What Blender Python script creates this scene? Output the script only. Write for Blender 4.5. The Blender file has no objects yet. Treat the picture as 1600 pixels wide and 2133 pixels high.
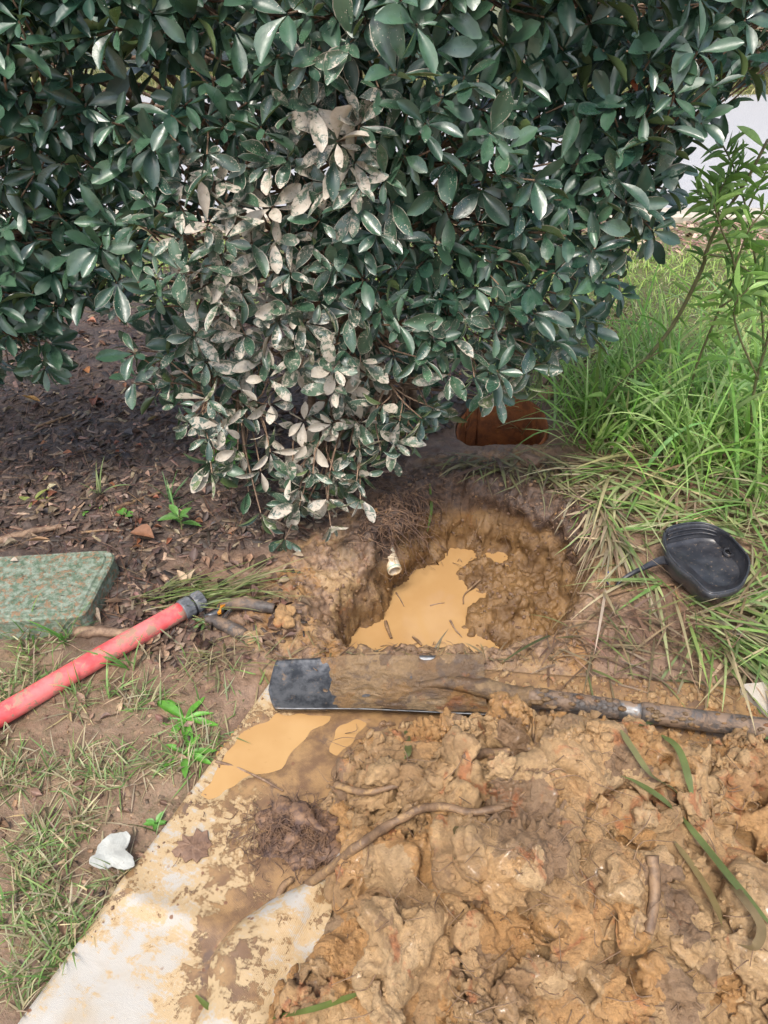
import bpy, math, random
import numpy as np
from mathutils import Matrix, Vector
from mathutils.bvhtree import BVHTree

# ------------------------------------------------------------------ camera, sky, sun, exposure
sc = bpy.context.scene
H, PITCH, FPX = 1.25, math.radians(38), 1601.0
cam = bpy.data.cameras.new('camera'); camo = bpy.data.objects.new('camera', cam)
sc.collection.objects.link(camo); sc.camera = camo
camo.location = (0, 0, H); camo.rotation_euler = (math.pi/2 - PITCH, 0, 0)
cam.sensor_fit = 'VERTICAL'; cam.sensor_height = 24; cam.lens = 24*FPX/2133
cam.clip_start = .02; cam.clip_end = 400

SUN_EL, SUN_AZ = math.radians(62), math.radians(200)      # azimuth clockwise from +Y: high, behind the camera and to the left
w = bpy.data.worlds.new('World'); sc.world = w; w.use_nodes = True
nt = w.node_tree; nt.nodes.clear()
wo = nt.nodes.new('ShaderNodeOutputWorld'); bg = nt.nodes.new('ShaderNodeBackground')
sky = nt.nodes.new('ShaderNodeTexSky'); sky.sky_type = 'NISHITA'; sky.sun_disc = False
sky.sun_elevation = SUN_EL; sky.sun_rotation = SUN_AZ; sky.dust_density = 4.0; sky.air_density = 1.2; sky.ozone_density = 1.0
hs = nt.nodes.new('ShaderNodeHueSaturation'); hs.inputs['Saturation'].default_value = .8
nt.links.new(sky.outputs[0], hs.inputs['Color']); nt.links.new(hs.outputs[0], bg.inputs[0]); nt.links.new(bg.outputs[0], wo.inputs[0])
bg.inputs[1].default_value = .15
sl = bpy.data.lights.new('sun', 'SUN'); so = bpy.data.objects.new('sun', sl); sc.collection.objects.link(so)
sl.energy = 1.5; sl.angle = math.radians(12); sl.color = (1, .95, .87)
sd_ = Vector((math.sin(SUN_AZ)*math.cos(SUN_EL), math.cos(SUN_AZ)*math.cos(SUN_EL), math.sin(SUN_EL)))
so.rotation_euler = sd_.to_track_quat('Z', 'Y').to_euler()
sc.view_settings.view_transform = 'Standard'; sc.view_settings.look = 'None'
sc.view_settings.exposure = .92; sc.view_settings.gamma = 1
sc.cycles.max_bounces = 6; sc.cycles.diffuse_bounces = 3; sc.cycles.glossy_bounces = 3; sc.cycles.transmission_bounces = 3
sc.cycles.use_denoising = True

# ------------------------------------------------------------------ numeric helpers
RNG = np.random.default_rng(7); random.seed(7)
def ray(px, py):
    cx = (np.asarray(px, float)-800)/FPX; cy = (1066.5-np.asarray(py, float))/FPX
    s, c = math.sin(PITCH), math.cos(PITCH)
    return np.stack(np.broadcast_arrays(cx, c+cy*s, -s+cy*c), -1)
def G(px, py, z=0.):                       # point of the plane z seen at a pixel
    d = ray(px, py); t = (np.asarray(z, float)-H)/d[..., 2]
    return d*t[..., None]+np.array([0, 0, H])
def GY(px, py, Y):                         # point at distance Y seen at a pixel
    d = ray(px, py); return d*(np.asarray(Y, float)/d[..., 1])[..., None]+np.array([0, 0, H])
def proj(p):
    s, c = math.sin(PITCH), math.cos(PITCH)
    x, y, z = p[:, 0], p[:, 1], p[:, 2]-H
    d = y*c-z*s; u = y*s+z*c
    return 800+FPX*x/d, 1066.5-FPX*u/d, d
def gpoly(pts, z=0.): return np.array([G(a, b, z)[:2] for a, b in pts])
def sdpoly(x, y, poly):                    # signed distance, negative inside
    d = np.full(x.shape, 1e9); inside = np.zeros(x.shape, bool); n = len(poly)
    for i in range(n):
        ax, ay = poly[i]; bx, by = poly[(i+1) % n]
        ex, ey = bx-ax, by-ay
        t = np.clip(((x-ax)*ex+(y-ay)*ey)/(ex*ex+ey*ey+1e-12), 0, 1)
        d = np.minimum(d, (x-ax-t*ex)**2+(y-ay-t*ey)**2)
        c = ((ay > y) != (by > y)); xx = ax+(y-ay)*ex/(ey if abs(ey) > 1e-12 else 1e-12)
        inside ^= c & (x < xx)
    return np.where(inside, -1, 1)*np.sqrt(d)
def sstep(a, b, x):
    t = np.clip((x-a)/(b-a), 0, 1); return t*t*(3-2*t)
_perm = np.random.default_rng(3).permutation(512).astype(np.int64)
_grad = np.random.default_rng(4).normal(size=(512, 3)); _grad /= np.linalg.norm(_grad, axis=1)[:, None]
def perlin(p, s=1.0, seed=0):
    p = np.asarray(p, float)/s+seed*17.31
    i = np.floor(p).astype(np.int64); f = p-i; u = f*f*f*(f*(f*6-15)+10)
    r = 0
    for dx in (0, 1):
        for dy in (0, 1):
            for dz in (0, 1):
                h = _perm[(_perm[(_perm[(i[:, 0]+dx) & 511]+i[:, 1]+dy) & 511]+i[:, 2]+dz) & 511]
                g = _grad[h]; dd = f-np.array([dx, dy, dz])
                wgt = (u[:, 0] if dx else 1-u[:, 0])*(u[:, 1] if dy else 1-u[:, 1])*(u[:, 2] if dz else 1-u[:, 2])
                r = r+wgt*(g*dd).sum(1)
    return r*1.5
def fbm(p, s, o=3, seed=0):
    r = 0; a = 1
    for k in range(o): r = r+a*perlin(p, s/2**k, seed+k); a *= .5
    return r
def p3(x, y): return np.stack([x, y, np.zeros_like(x)], 1)
def norm(v): return v/(np.linalg.norm(v, axis=-1, keepdims=True)+1e-12)

# ------------------------------------------------------------------ mesh helpers
ORG = {}
def mesh_data(name, V, faces, smooth=True, attrs=None, uv=None):
    me = bpy.data.meshes.new(name); V = np.asarray(V, np.float32)
    if isinstance(faces, np.ndarray): faces = [faces]
    faces = [np.asarray(f, np.int32) for f in faces if len(f)]
    me.vertices.add(len(V)); me.vertices.foreach_set('co', V.ravel())
    loops = np.concatenate([f.ravel() for f in faces])
    tot = np.concatenate([np.full(len(f), f.shape[1], np.int32) for f in faces])
    me.loops.add(len(loops)); me.loops.foreach_set('vertex_index', loops)
    me.polygons.add(len(tot)); me.polygons.foreach_set('loop_start', np.concatenate([[0], np.cumsum(tot)[:-1]]).astype(np.int32))
    me.polygons.foreach_set('loop_total', tot)
    me.polygons.foreach_set('use_smooth', np.full(len(tot), smooth))
    me.update(calc_edges=True)
    for k, a in (attrs or {}).items():
        a = np.asarray(a, np.float32)
        if a.ndim == 1: me.attributes.new(k, 'FLOAT', 'POINT').data.foreach_set('value', a)
        else:
            c = np.ones((len(a), 4), np.float32); c[:, :3] = a
            me.attributes.new(k, 'FLOAT_COLOR', 'POINT').data.foreach_set('color', c.ravel())
    if uv is not None:
        me.uv_layers.new(name='UVMap').data.foreach_set('uv', np.asarray(uv, np.float32)[loops].ravel())
    return me
def link(o, parent=None):
    sc.collection.objects.link(o)
    if parent is not None: o.parent = parent
    return o
def tag(o, label=None, cat=None, group=None, kind=None):
    if label: o['label'] = label
    if cat: o['category'] = cat
    if group: o['group'] = group
    if kind: o['kind'] = kind
    return o
def thing(name, loc, label, cat, group=None):
    o = bpy.data.objects.new(name, None); o.empty_display_size = .05; link(o); o.location = loc
    ORG[o.name] = np.array(loc, float); return tag(o, label, cat, group)
def mk(name, V, faces, mat, parent=None, smooth=True, attrs=None, uv=None):
    V = np.asarray(V, float); org = np.zeros(3)
    if parent is not None: org = ORG[parent.name]
    me = mesh_data(name, V-org, faces, smooth, attrs, uv); me.materials.append(mat)
    o = link(bpy.data.objects.new(name, me), parent); ORG[o.name] = org; return o
def grid_faces(nu, nv, wrap=False, off=0):   # nu rings of nv verts
    i, j = np.meshgrid(np.arange(nu-1), np.arange(nv if wrap else nv-1), indexing='ij')
    i = i.ravel(); j = j.ravel(); k = (j+1) % nv
    return np.stack([i*nv+j, i*nv+k, (i+1)*nv+k, (i+1)*nv+j], 1)+off
def smooth_path(P, n):
    P = np.asarray(P, float)
    if len(P) < 3:
        t = np.linspace(0, 1, n)[:, None]; return P[0]*(1-t)+P[-1]*t
    Q = np.vstack([2*P[0]-P[1], P, 2*P[-1]-P[-2]]); out = []
    for t in np.linspace(0, len(P)-1-1e-6, n):
        i = int(t); f = t-i; a, b, c, d = Q[i:i+4]
        out.append(.5*((2*b)+(-a+c)*f+(2*a-5*b+4*c-d)*f*f+(-a+3*b-3*c+d)*f**3))
    return np.array(out)
def frames(P):
    T = norm(np.gradient(P, axis=0)); ref = np.array([0, 0, 1.]) if abs(T[0, 2]) < .9 else np.array([1., 0, 0])
    A = []; a = norm(np.cross(ref, T[0]))
    for t in T:
        a = norm(a-t*np.dot(a, t)); A.append(a)
    A = np.array(A); return T, A, np.cross(T, A)
def tube(P, R, sides=8, cap=True, off=0, bump=0., seed=0):
    P = np.asarray(P, float); n = len(P); R = np.broadcast_to(np.asarray(R, float), (n,))
    T, A, B = frames(P); th = np.arange(sides)*2*math.pi/sides
    V = P[:, None]+R[:, None, None]*(A[:, None]*np.cos(th)[None, :, None]+B[:, None]*np.sin(th)[None, :, None])
    V = V.reshape(-1, 3)
    if bump: V = V+norm(V-np.repeat(P, sides, 0))*(perlin(V, .02, seed)*bump)[:, None]
    F = [grid_faces(n, sides, True, off)]
    if cap:
        F.append((np.arange(sides)[::-1]+off)[None]); F.append((np.arange(sides)+(n-1)*sides+off)[None])
    return V, F
class Bag:
    """collects several shapes into ONE mesh"""
    def __init__(s): s.V = []; s.F = {}; s.n = 0; s.A = {}; s.U = []
    def add(s, V, faces, attrs=None, uv=None):
        V = np.asarray(V, float)
        if isinstance(faces, np.ndarray): faces = [faces]
        for f in faces: s.F.setdefault(f.shape[1], []).append(f+s.n)
        s.V.append(V); s.n += len(V)
        for k, a in (attrs or {}).items(): s.A.setdefault(k, []).append(a)
        if uv is not None: s.U.append(uv)
        return s
    def build(s, name, mat, parent=None, smooth=True):
        return mk(name, np.vstack(s.V), [np.vstack(f) for f in s.F.values()], mat, parent, smooth,
                  {k: np.concatenate(a) for k, a in s.A.items()}, np.vstack(s.U) if s.U else None)
def rev(profile, c, axis=(0, 0, 1), n=32, close=True):   # lathe (r, h) about an axis
    ax = norm(np.array(axis, float)); a = norm(np.cross(ax, [0, 0, 1] if abs(ax[2]) < .9 else [1, 0, 0])); b = np.cross(ax, a)
    th = np.arange(n)*2*math.pi/n
    V = np.array([np.array(c)+ax*h+r*(a*math.cos(t)+b*math.sin(t)) for r, h in profile for t in th])
    F = [grid_faces(len(profile), n, True)]
    if close: F += [np.arange(n)[::-1][None], (np.arange(n)+(len(profile)-1)*n)[None]]
    return V, F
def stamp(T, R, S, pos):                    # many copies of a template: T (n,3), R (m,3,3), S (m,3), pos (m,3)
    return (np.einsum('mij,mnj->mni', R, T[None]*S[:, None])+pos[:, None]).reshape(-1, 3)
def stampf(F, n, m): return (F[None]+(np.arange(m)*n)[:, None, None]).reshape(-1, F.shape[1])
def rotz(a):
    c, s = np.cos(a), np.sin(a); z = np.zeros_like(a); o = np.ones_like(a)
    return np.stack([np.stack([c, -s, z], -1), np.stack([s, c, z], -1), np.stack([z, z, o], -1)], -2)
def roteul(rx, ry, rz):
    def rx_(a):
        c, s = np.cos(a), np.sin(a); z = np.zeros_like(a); o = np.ones_like(a)
        return np.stack([np.stack([o, z, z], -1), np.stack([z, c, -s], -1), np.stack([z, s, c], -1)], -2)
    def ry_(a):
        c, s = np.cos(a), np.sin(a); z = np.zeros_like(a); o = np.ones_like(a)
        return np.stack([np.stack([c, z, s], -1), np.stack([z, o, z], -1), np.stack([-s, z, c], -1)], -2)
    return rotz(rz) @ ry_(ry) @ rx_(rx)

# ------------------------------------------------------------------ materials
class NT:
    def __init__(s, name):
        s.m = bpy.data.materials.new(name); s.m.use_nodes = True; s.t = s.m.node_tree
        s.b = s.t.nodes['Principled BSDF']; s.out = s.t.nodes['Material Output']
        s.pos = s.t.nodes.new('ShaderNodeNewGeometry').outputs['Position']
    def n(s, ty, **kw):
        x = s.t.nodes.new(ty)
        for k, v in kw.items(): setattr(x, k, v)
        return x
    def put(s, sock, v):
        if v is None: return
        if isinstance(v, bpy.types.NodeSocket): s.t.links.new(v, sock)
        elif isinstance(v, (tuple, list)): sock.default_value = (*v, 1) if len(v) == 3 and sock.type == 'RGBA' else v
        else: sock.default_value = v
    def noise(s, scale, detail=4, rough=.6, dist=0., vec=None, out='Fac'):
        x = s.n('ShaderNodeTexNoise'); s.put(x.inputs['Vector'], vec or s.pos)
        x.inputs['Scale'].default_value = scale; x.inputs['Detail'].default_value = detail
        x.inputs['Roughness'].default_value = rough; x.inputs['Distortion'].default_value = dist
        return x.outputs[out]
    def vor(s, scale, feature='F1', vec=None, out='Distance'):
        x = s.n('ShaderNodeTexVoronoi', feature=feature); s.put(x.inputs['Vector'], vec or s.pos); x.inputs['Scale'].default_value = scale
        return x.outputs[out]
    def ramp(s, f, a, b, lo=0., hi=1.):
        x = s.n('ShaderNodeMapRange', interpolation_type='SMOOTHSTEP'); s.put(x.inputs[0], f)
        for i, v in zip((1, 2, 3, 4), (a, b, lo, hi)): s.put(x.inputs[i], v)
        return x.outputs[0]
    def math(s, op, a, b=None):
        x = s.n('ShaderNodeMath', operation=op); s.put(x.inputs[0], a); s.put(x.inputs[1], b); return x.outputs[0]
    def mix(s, f, a, b, blend='MIX'):
        x = s.n('ShaderNodeMix', data_type='RGBA', blend_type=blend); s.put(x.inputs[0], f); s.put(x.inputs[6], a); s.put(x.inputs[7], b); return x.outputs[2]
    def attr(s, name, ty='GEOMETRY', out='Fac'):
        x = s.n('ShaderNodeAttribute', attribute_type=ty, attribute_name=name); return x.outputs[out]
    def bump(s, h, strength=.5, dist=.005, prev=None):
        x = s.n('ShaderNodeBump'); x.inputs['Strength'].default_value = strength; x.inputs['Distance'].default_value = dist
        s.put(x.inputs['Height'], h)
        if prev is not None: s.put(x.inputs['Normal'], prev)
        return x.outputs[0]
    def fin(s, col, rough=.6, nrm=None, **kw):
        s.put(s.b.inputs['Base Color'], col); s.put(s.b.inputs['Roughness'], rough); s.put(s.b.inputs['Normal'], nrm)
        for k, v in kw.items(): s.put(s.b.inputs[k.replace('_', ' ')], v)
        return s.m
    def xyz(s, i):
        x = s.n('ShaderNodeSeparateXYZ'); s.put(x.inputs[0], s.pos); return x.outputs[i]

def clay_color(t, light=1.0):
    def k(*c): return tuple(v*light for v in c)
    w = t.n('ShaderNodeVectorMath', operation='ADD'); t.put(w.inputs[0], t.pos)
    ns = t.n('ShaderNodeVectorMath', operation='SCALE'); t.put(ns.inputs[0], t.noise(20, 3, out='Color')); ns.inputs['Scale'].default_value = .09
    t.put(w.inputs[1], ns.outputs[0])
    cell = t.vor(13, vec=w.outputs[0], out='Color'); sp = t.n('ShaderNodeSeparateColor'); t.put(sp.inputs[0], cell)
    fine = t.noise(150, 4, .7)
    c = t.mix(t.ramp(t.noise(10, 4), .36, .64), k(.27, .165, .078), k(.41, .265, .13))
    c = t.mix(t.ramp(sp.outputs[0], .55, .75, 0, .75), c, k(.38, .20, .07))
    c = t.mix(t.ramp(sp.outputs[1], .72, .9, 0, .7), c, k(.44, .30, .16))
    c = t.mix(t.ramp(sp.outputs[2], .78, .92, 0, .75), c, k(.16, .10, .062))
    c = t.mix(t.ramp(t.noise(15, 4, .6, 1.), .58, .68, 0, .8), c, k(.34, .125, .05))
    c = t.mix(t.ramp(t.noise(24, 5, .7, .8), .56, .72, 0, .6), c, k(.14, .088, .055))
    return t.mix(t.ramp(fine, .3, .7, .35, 0), c, k(.13, .075, .04))
def m_mud():
    t = NT('wet_clay')
    c = clay_color(t, 1.42)
    wet = t.noise(16, 4, .6)
    r = t.ramp(wet, .34, .52, .22, .82)
    b = t.bump(t.noise(300, 5, .75), .9, .003); b = t.bump(t.noise(85, 6, .75, .5), .9, .009, b)
    return t.fin(c, r, b, Specular_IOR_Level=.5, Coat_Weight=t.ramp(wet, .50, .38, 0, .3), Coat_Roughness=.14)
def m_film():
    t = NT('mud_film'); c = clay_color(t, .62); c = t.mix(t.ramp(t.noise(28, 6, .7, .5), .5, .62, 0, .75), c, (.085, .058, .042))
    wet = t.noise(20, 4); b = t.bump(t.noise(300, 5, .72), .6, .002); b = t.bump(t.noise(60, 6, .75, .6), .9, .006, b)
    return t.fin(c, t.ramp(wet, .38, .6, .2, .6), b)
def m_ground():
    t = NT('soil'); mulch = t.attr('mulch'); clay = t.attr('clay'); lawn = t.attr('lawn'); z = t.xyz(2)
    n1 = t.noise(13, 5, .65); n2 = t.noise(70, 5, .7); n3 = t.noise(260, 4, .7)
    soil = t.mix(t.ramp(n1, .35, .65), (.165, .098, .066), (.265, .172, .115))
    soil = t.mix(t.ramp(n2, .45, .7, 0, .7), soil, (.12, .075, .05))
    soil = t.mix(t.ramp(t.noise(30, 4, .7), .56, .68, 0, .6), soil, (.38, .24, .15)); soil = t.mix(t.ramp(t.noise(21, 5, .7, .6), .56, .68, 0, .6), soil, (.10, .085, .04))
    mul = t.mix(t.ramp(n2, .4, .65), (.055, .038, .031), (.115, .08, .062))
    c = t.mix(mulch, soil, mul)
    law = t.mix(t.ramp(n2, .4, .65), (.13, .1, .045), (.1, .15, .04))
    c = t.mix(lawn, c, law)
    soil2 = t.mix(t.ramp(n2, .4, .62), (.16, .10, .065), (.30, .19, .115))
    cc = t.mix(t.attr('deep'), t.mix(t.ramp(t.noise(16, 5, .7), .42, .6), clay_color(t, .95), soil2), t.mix(t.ramp(n1, .35, .65), (.135, .075, .032), (.25, .145, .06)))  # deep: wet clay inside the hole, with wall shade darkened into its colour
    cl = t.math('MULTIPLY', clay, 1.)
    c = t.mix(t.ramp(t.math('ADD', cl, t.math('MULTIPLY', t.math('SUBTRACT', n1, .5), .6)), .3, .75), c, cc)
    top = t.ramp(t.math('ADD', z, t.math('MULTIPLY', t.math('SUBTRACT', t.noise(20, 4), .5), .09)), -.085, -.05)   # dark topsoil layer over clay
    topc = t.mix(t.ramp(n2, .4, .65), (.06, .038, .028), (.15, .092, .06))
    c = t.mix(t.math('MULTIPLY', top, t.attr('pit')), c, topc)
    wet = t.noise(18, 4)
    r = t.math('ADD', t.ramp(wet, .35, .65, .32, .75), t.math('MULTIPLY', cl, -.16))
    b = t.bump(n3, .6, .003); b = t.bump(n2, .6, .008, b)
    return t.fin(c, r, b, Specular_IOR_Level=.45)
def m_water():
    t = NT('muddy_water'); n = t.noise(9, 3)
    c = t.mix(t.ramp(n, .35, .7), (.42, .25, .105), (.46, .285, .125))
    c = t.mix(t.ramp(t.noise(60, 5, .7), .62, .75, 0, .5), c, (.3, .16, .06))
    return t.fin(c, .07, t.bump(t.noise(25, 2), .04, .004), Specular_IOR_Level=.5)
def m_tarp():
    t = NT('muddy_white_sheet'); mud = t.attr('mud')
    rot = t.n('ShaderNodeVectorRotate', rotation_type='Z_AXIS'); t.put(rot.inputs['Vector'], t.pos); rot.inputs['Angle'].default_value = .47
    w = t.n('ShaderNodeTexWave', wave_type='BANDS', bands_direction='X'); w.inputs['Scale'].default_value = 130; w.inputs['Distortion'].default_value = .8; t.put(w.inputs['Vector'], rot.outputs[0])
    st = t.n('ShaderNodeVectorMath', operation='MULTIPLY'); t.put(st.inputs[0], rot.outputs[0]); st.inputs[1].default_value = (.3, 1.4, 1)
    streak = t.noise(38, 8, .75, .3, st.outputs[0]); big = t.noise(7, 4, .6, .6); mid = t.noise(30, 8, .72, .4); fine = t.noise(170, 5, .75)
    def mask(wb, wm, ws, wf, off, soft):
        f = t.math('ADD', t.math('MULTIPLY', t.math('SUBTRACT', big, .5), wb), t.math('MULTIPLY', t.math('SUBTRACT', mid, .5), wm))
        f = t.math('ADD', f, t.math('MULTIPLY', t.math('SUBTRACT', streak, .5), ws)); f = t.math('ADD', f, t.math('MULTIPLY', t.math('SUBTRACT', fine, .5), wf))
        f = t.math('ADD', f, t.math('MULTIPLY', t.math('SUBTRACT', w.outputs['Fac'], .5), .05))
        return t.ramp(t.math('ADD', f, t.math('SUBTRACT', mud, off)), 0, soft)
    base = t.mix(t.ramp(big, .38, .6), (.41, .385, .345), (.385, .325, .245))
    c = t.mix(mask(1.0, .9, .8, .5, .40, .10), base, (.43, .31, .17))
    c = t.mix(t.math('MULTIPLY', mask(.6, 1.2, .6, .7, .60, .04), .8), c, (.33, .205, .095))
    m3 = mask(1.3, 1.3, .5, .5, .64, .035)
    mudc = t.mix(t.ramp(t.noise(22, 4, .65), .35, .65), (.17, .10, .055), (.32, .195, .09)); mudc = t.mix(t.ramp(t.noise(17, 5, .7, .7), .56, .66, 0, .8), mudc, (.12, .08, .06))
    c = t.mix(m3, c, mudc)
    sp = t.ramp(t.math('ADD', t.vor(34), t.math('MULTIPLY', t.noise(90, 3), .22)), .18, .24, 1, 0)
    c = t.mix(t.math('MULTIPLY', sp, t.ramp(t.noise(7, 3), .42, .5)), c, (.20, .10, .055))
    b = t.bump(w.outputs['Fac'], .3, .002); b = t.bump(m3, .6, .003, b); b = t.bump(mid, .35, .004, b)
    return t.fin(c, t.ramp(m3, 0, 1, .55, .28), b)
def m_leaf():
    t = NT('glossy_leaf')
    mud = t.math('ADD', t.attr('mud'), t.attr('mud', 'OBJECT')); tint = t.math('ADD', t.attr('tint'), t.attr('tint', 'OBJECT'))
    uv = t.n('ShaderNodeTexCoord').outputs['UV']; sp = t.n('ShaderNodeSeparateXYZ'); t.put(sp.inputs[0], uv)
    across = t.math('ABSOLUTE', t.math('SUBTRACT', sp.outputs[0], .5))
    g = t.mix(tint, (.018, .054, .036), (.078, .158, .085))
    g = t.mix(t.ramp(t.noise(40, 2), .4, .65, 0, .35), g, (.012, .038, .026))
    g = t.mix(t.ramp(across, .0, .03, .35, 0), g, (.07, .13, .06))
    g = t.mix(t.ramp(tint, 1.3, 1.7), g, (.42, .10, .03))
    back = t.mix(tint, (.085, .125, .05), (.13, .19, .06))
    geo = t.n('ShaderNodeNewGeometry'); g = t.mix(geo.outputs['Backfacing'], g, back)
    # dried clay splashes: patches, specks and a rim along the margin
    patch = t.math('ADD', t.noise(55, 7, .78, .5), t.math('MULTIPLY', t.math('SUBTRACT', mud, .5), .40))
    patch = t.ramp(patch, .55, .60, 0, .93)
    speck = t.math('MULTIPLY', t.ramp(t.vor(260), .16, .26, 1, 0), t.ramp(mud, .12, .3))
    speck = t.math('MULTIPLY', speck, t.ramp(t.noise(45, 3), .5, .56))
    rim = t.math('MULTIPLY', t.ramp(across, .435, .48), t.math('MULTIPLY', t.ramp(mud, .12, .4, 0, .85), t.ramp(t.noise(22, 3, .6), .42, .56)))
    f = t.math('MAXIMUM', t.math('MAXIMUM', patch, speck), rim)
    c = t.mix(f, g, t.mix(t.ramp(t.noise(90, 3), .4, .6), (.50, .42, .33), (.58, .51, .42)))
    film = t.ramp(mud, .3, 1., 0, .25); c = t.mix(film, c, (.30, .28, .24))
    b = t.bump(f, .25, .001); b = t.bump(t.noise(35, 3), .12, .01, b)
    t.fin(c, t.math('MAXIMUM', t.math('MULTIPLY', f, .75), t.ramp(t.noise(30, 2), .35, .65, .25, .5)), b, Specular_IOR_Level=1.)
    tr = t.n('ShaderNodeBsdfTranslucent'); tr.inputs[0].default_value = (.10, .2, .04, 1)
    mx = t.n('ShaderNodeMixShader'); mx.inputs[0].default_value = .06
    t.t.links.new(t.b.outputs[0], mx.inputs[1]); t.t.links.new(tr.outputs[0], mx.inputs[2]); t.t.links.new(mx.outputs[0], t.out.inputs[0])
    return t.m
def m_attr(name, rough=.55, trans=0., var=.35, scale=60):
    t = NT(name); c = t.attr('col', out='Color')
    c = t.mix(t.ramp(t.noise(scale, 4, .7), .35, .7, var, 0), c, (.03, .02, .012))
    t.fin(c, rough, t.bump(t.noise(scale*3, 3), .2, .002))
    if trans:
        tr = t.n('ShaderNodeBsdfTranslucent'); t.put(tr.inputs[0], c)
        mx = t.n('ShaderNodeMixShader'); mx.inputs[0].default_value = trans
        t.t.links.new(t.b.outputs[0], mx.inputs[1]); t.t.links.new(tr.outputs[0], mx.inputs[2]); t.t.links.new(mx.outputs[0], t.out.inputs[0])
    return t.m
def m_plain(name, a, b, rough=.5, scale=20, dirt=None, dlo=.52, dhi=.64, bump=.3, bd=.002, detail=5, metal=0., dirt_scale=None, r2=None, trans=0., **kw):
    t = NT(name); c = t.mix(t.ramp(t.noise(scale, detail, .65), .35, .65), a, b); r = rough
    h = t.noise(scale*5, 4, .7)
    if dirt:
        f = t.ramp(t.noise(dirt_scale or scale*.6, 7, .7, .4), dlo, dhi); c = t.mix(f, c, dirt); r = t.mix(f, (rough,)*3, ((r2 or .6),)*3)
        h = t.math('ADD', h, f)
        if metal: t.put(t.b.inputs['Metallic'], t.math('MULTIPLY', t.math('SUBTRACT', 1., f), metal))
    elif metal: t.b.inputs['Metallic'].default_value = metal
    t.fin(c, r, t.bump(h, bump, bd), **kw)
    if trans:
        tr = t.n('ShaderNodeBsdfTranslucent'); t.put(tr.inputs[0], c)
        mx = t.n('ShaderNodeMixShader'); mx.inputs[0].default_value = trans
        t.t.links.new(t.b.outputs[0], mx.inputs[1]); t.t.links.new(tr.outputs[0], mx.inputs[2]); t.t.links.new(mx.outputs[0], t.out.inputs[0])
    return t.m
M = dict(mud=m_mud(), ground=m_ground(), water=m_water(), tarp=m_tarp(), leaf=m_leaf(),
    grass=m_attr('grass_blade', .45, .42, .2, 40), litter=m_attr('leaf_litter', .6, .0, .45, 90), dryleaf=m_attr('dry_leaf', .6, .1, .3, 120),
    weed=m_attr('weed_leaf', .4, .25, .25, 120),
    bark=m_plain('bark', (.14, .085, .055), (.30, .2, .13), .75, 60, bump=.6),
    root=m_plain('muddy_root', (.12, .072, .042), (.25, .155, .085), .55, 50, dirt=(.36, .225, .105), bump=.5),
    fibre=m_plain('fine_root', (.09, .055, .045), (.24, .14, .08), .7, 60),
    red=m_plain('red_plastic', (.66, .075, .08), (.74, .19, .18), .28, 12, dirt=(.36, .2, .14), dlo=.52, dhi=.58, dirt_scale=34, bump=.15, bd=.002),
    grey=m_plain('grey_plastic', (.085, .09, .1), (.16, .165, .175), .42, 50, dirt=(.3, .22, .15), dlo=.6, dhi=.7, bump=.25),
    rubber=m_plain('black_rubber', (.015, .015, .017), (.04, .04, .045), .5, 40),
    green=m_plain('dirty_green_plastic', (.08, .125, .075), (.25, .29, .23), .6, 70, dirt=(.26, .165, .095), dlo=.50, dhi=.60, dirt_scale=75, bump=.5, bd=.004, r2=.75),
    black=m_plain('black_plastic', (.02, .021, .026), (.05, .052, .06), .30, 16, dirt=(.24, .18, .13), dlo=.58, dhi=.70, dirt_scale=150, bump=.12, bd=.001),
    steel=m_plain('dark_steel', (.05, .055, .064), (.17, .175, .185), .42, 34, dirt=(.2, .135, .085), dlo=.54, dhi=.66, dirt_scale=30, metal=.6, bump=.2),
    bright=m_plain('bright_steel', (.22, .22, .22), (.34, .33, .32), .42, 40, dirt=(.24, .165, .11), dlo=.47, dhi=.56, metal=.8),
    handle=m_plain('muddy_handle', (.055, .048, .045), (.11, .092, .082), .45, 30, dirt=(.20, .135, .09), dlo=.45, dhi=.58, dirt_scale=22, bump=.5, bd=.003),
    film=m_film(),
    rust=m_plain('rusty_iron', (.34, .11, .03), (.17, .055, .02), .75, 28, dirt=(.5, .18, .04), dlo=.6, dhi=.7, dirt_scale=45, bump=.7, bd=.004, r2=.8),
    pvc=m_plain('stained_pvc', (.66, .58, .45), (.56, .42, .25), .4, 40, dirt=(.46, .26, .08), dlo=.52, dhi=.62, dirt_scale=30, bump=.1),
    pvcin=m_plain('pvc_ring', (.35, .46, .36), (.55, .5, .38), .4, 40),
    road=m_plain('pale_road', (.27, .27, .28), (.43, .43, .44), .85, 160, bump=.4, bd=.003),
    kerb=m_plain('concrete_kerb', (.50, .45, .37), (.40, .35, .28), .85, 30, bump=.4),
    wood=m_plain('woodchip', (.34, .22, .16), (.22, .13, .09), .8, 60, bump=.5, bd=.01),
    shard=m_plain('pale_scrap', (.40, .405, .37), (.32, .32, .29), .55, 40, dirt=(.2, .17, .13), dlo=.58, dhi=.66, bump=.3),
    stone=m_plain('clay_stone', (.50, .32, .15), (.36, .22, .11), .7, 60, bump=.5, bd=.004),
    brownleaf=m_plain('brown_leaf', (.13, .075, .05), (.22, .13, .08), .5, 60, bump=.5),
    orange=m_plain('orange_plastic', (.62, .26, .03), (.55, .2, .02), .4, 40),
    blue=m_plain('blue_scrap', (.03, .08, .55), (.04, .12, .6), .35, 40),
)

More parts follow.
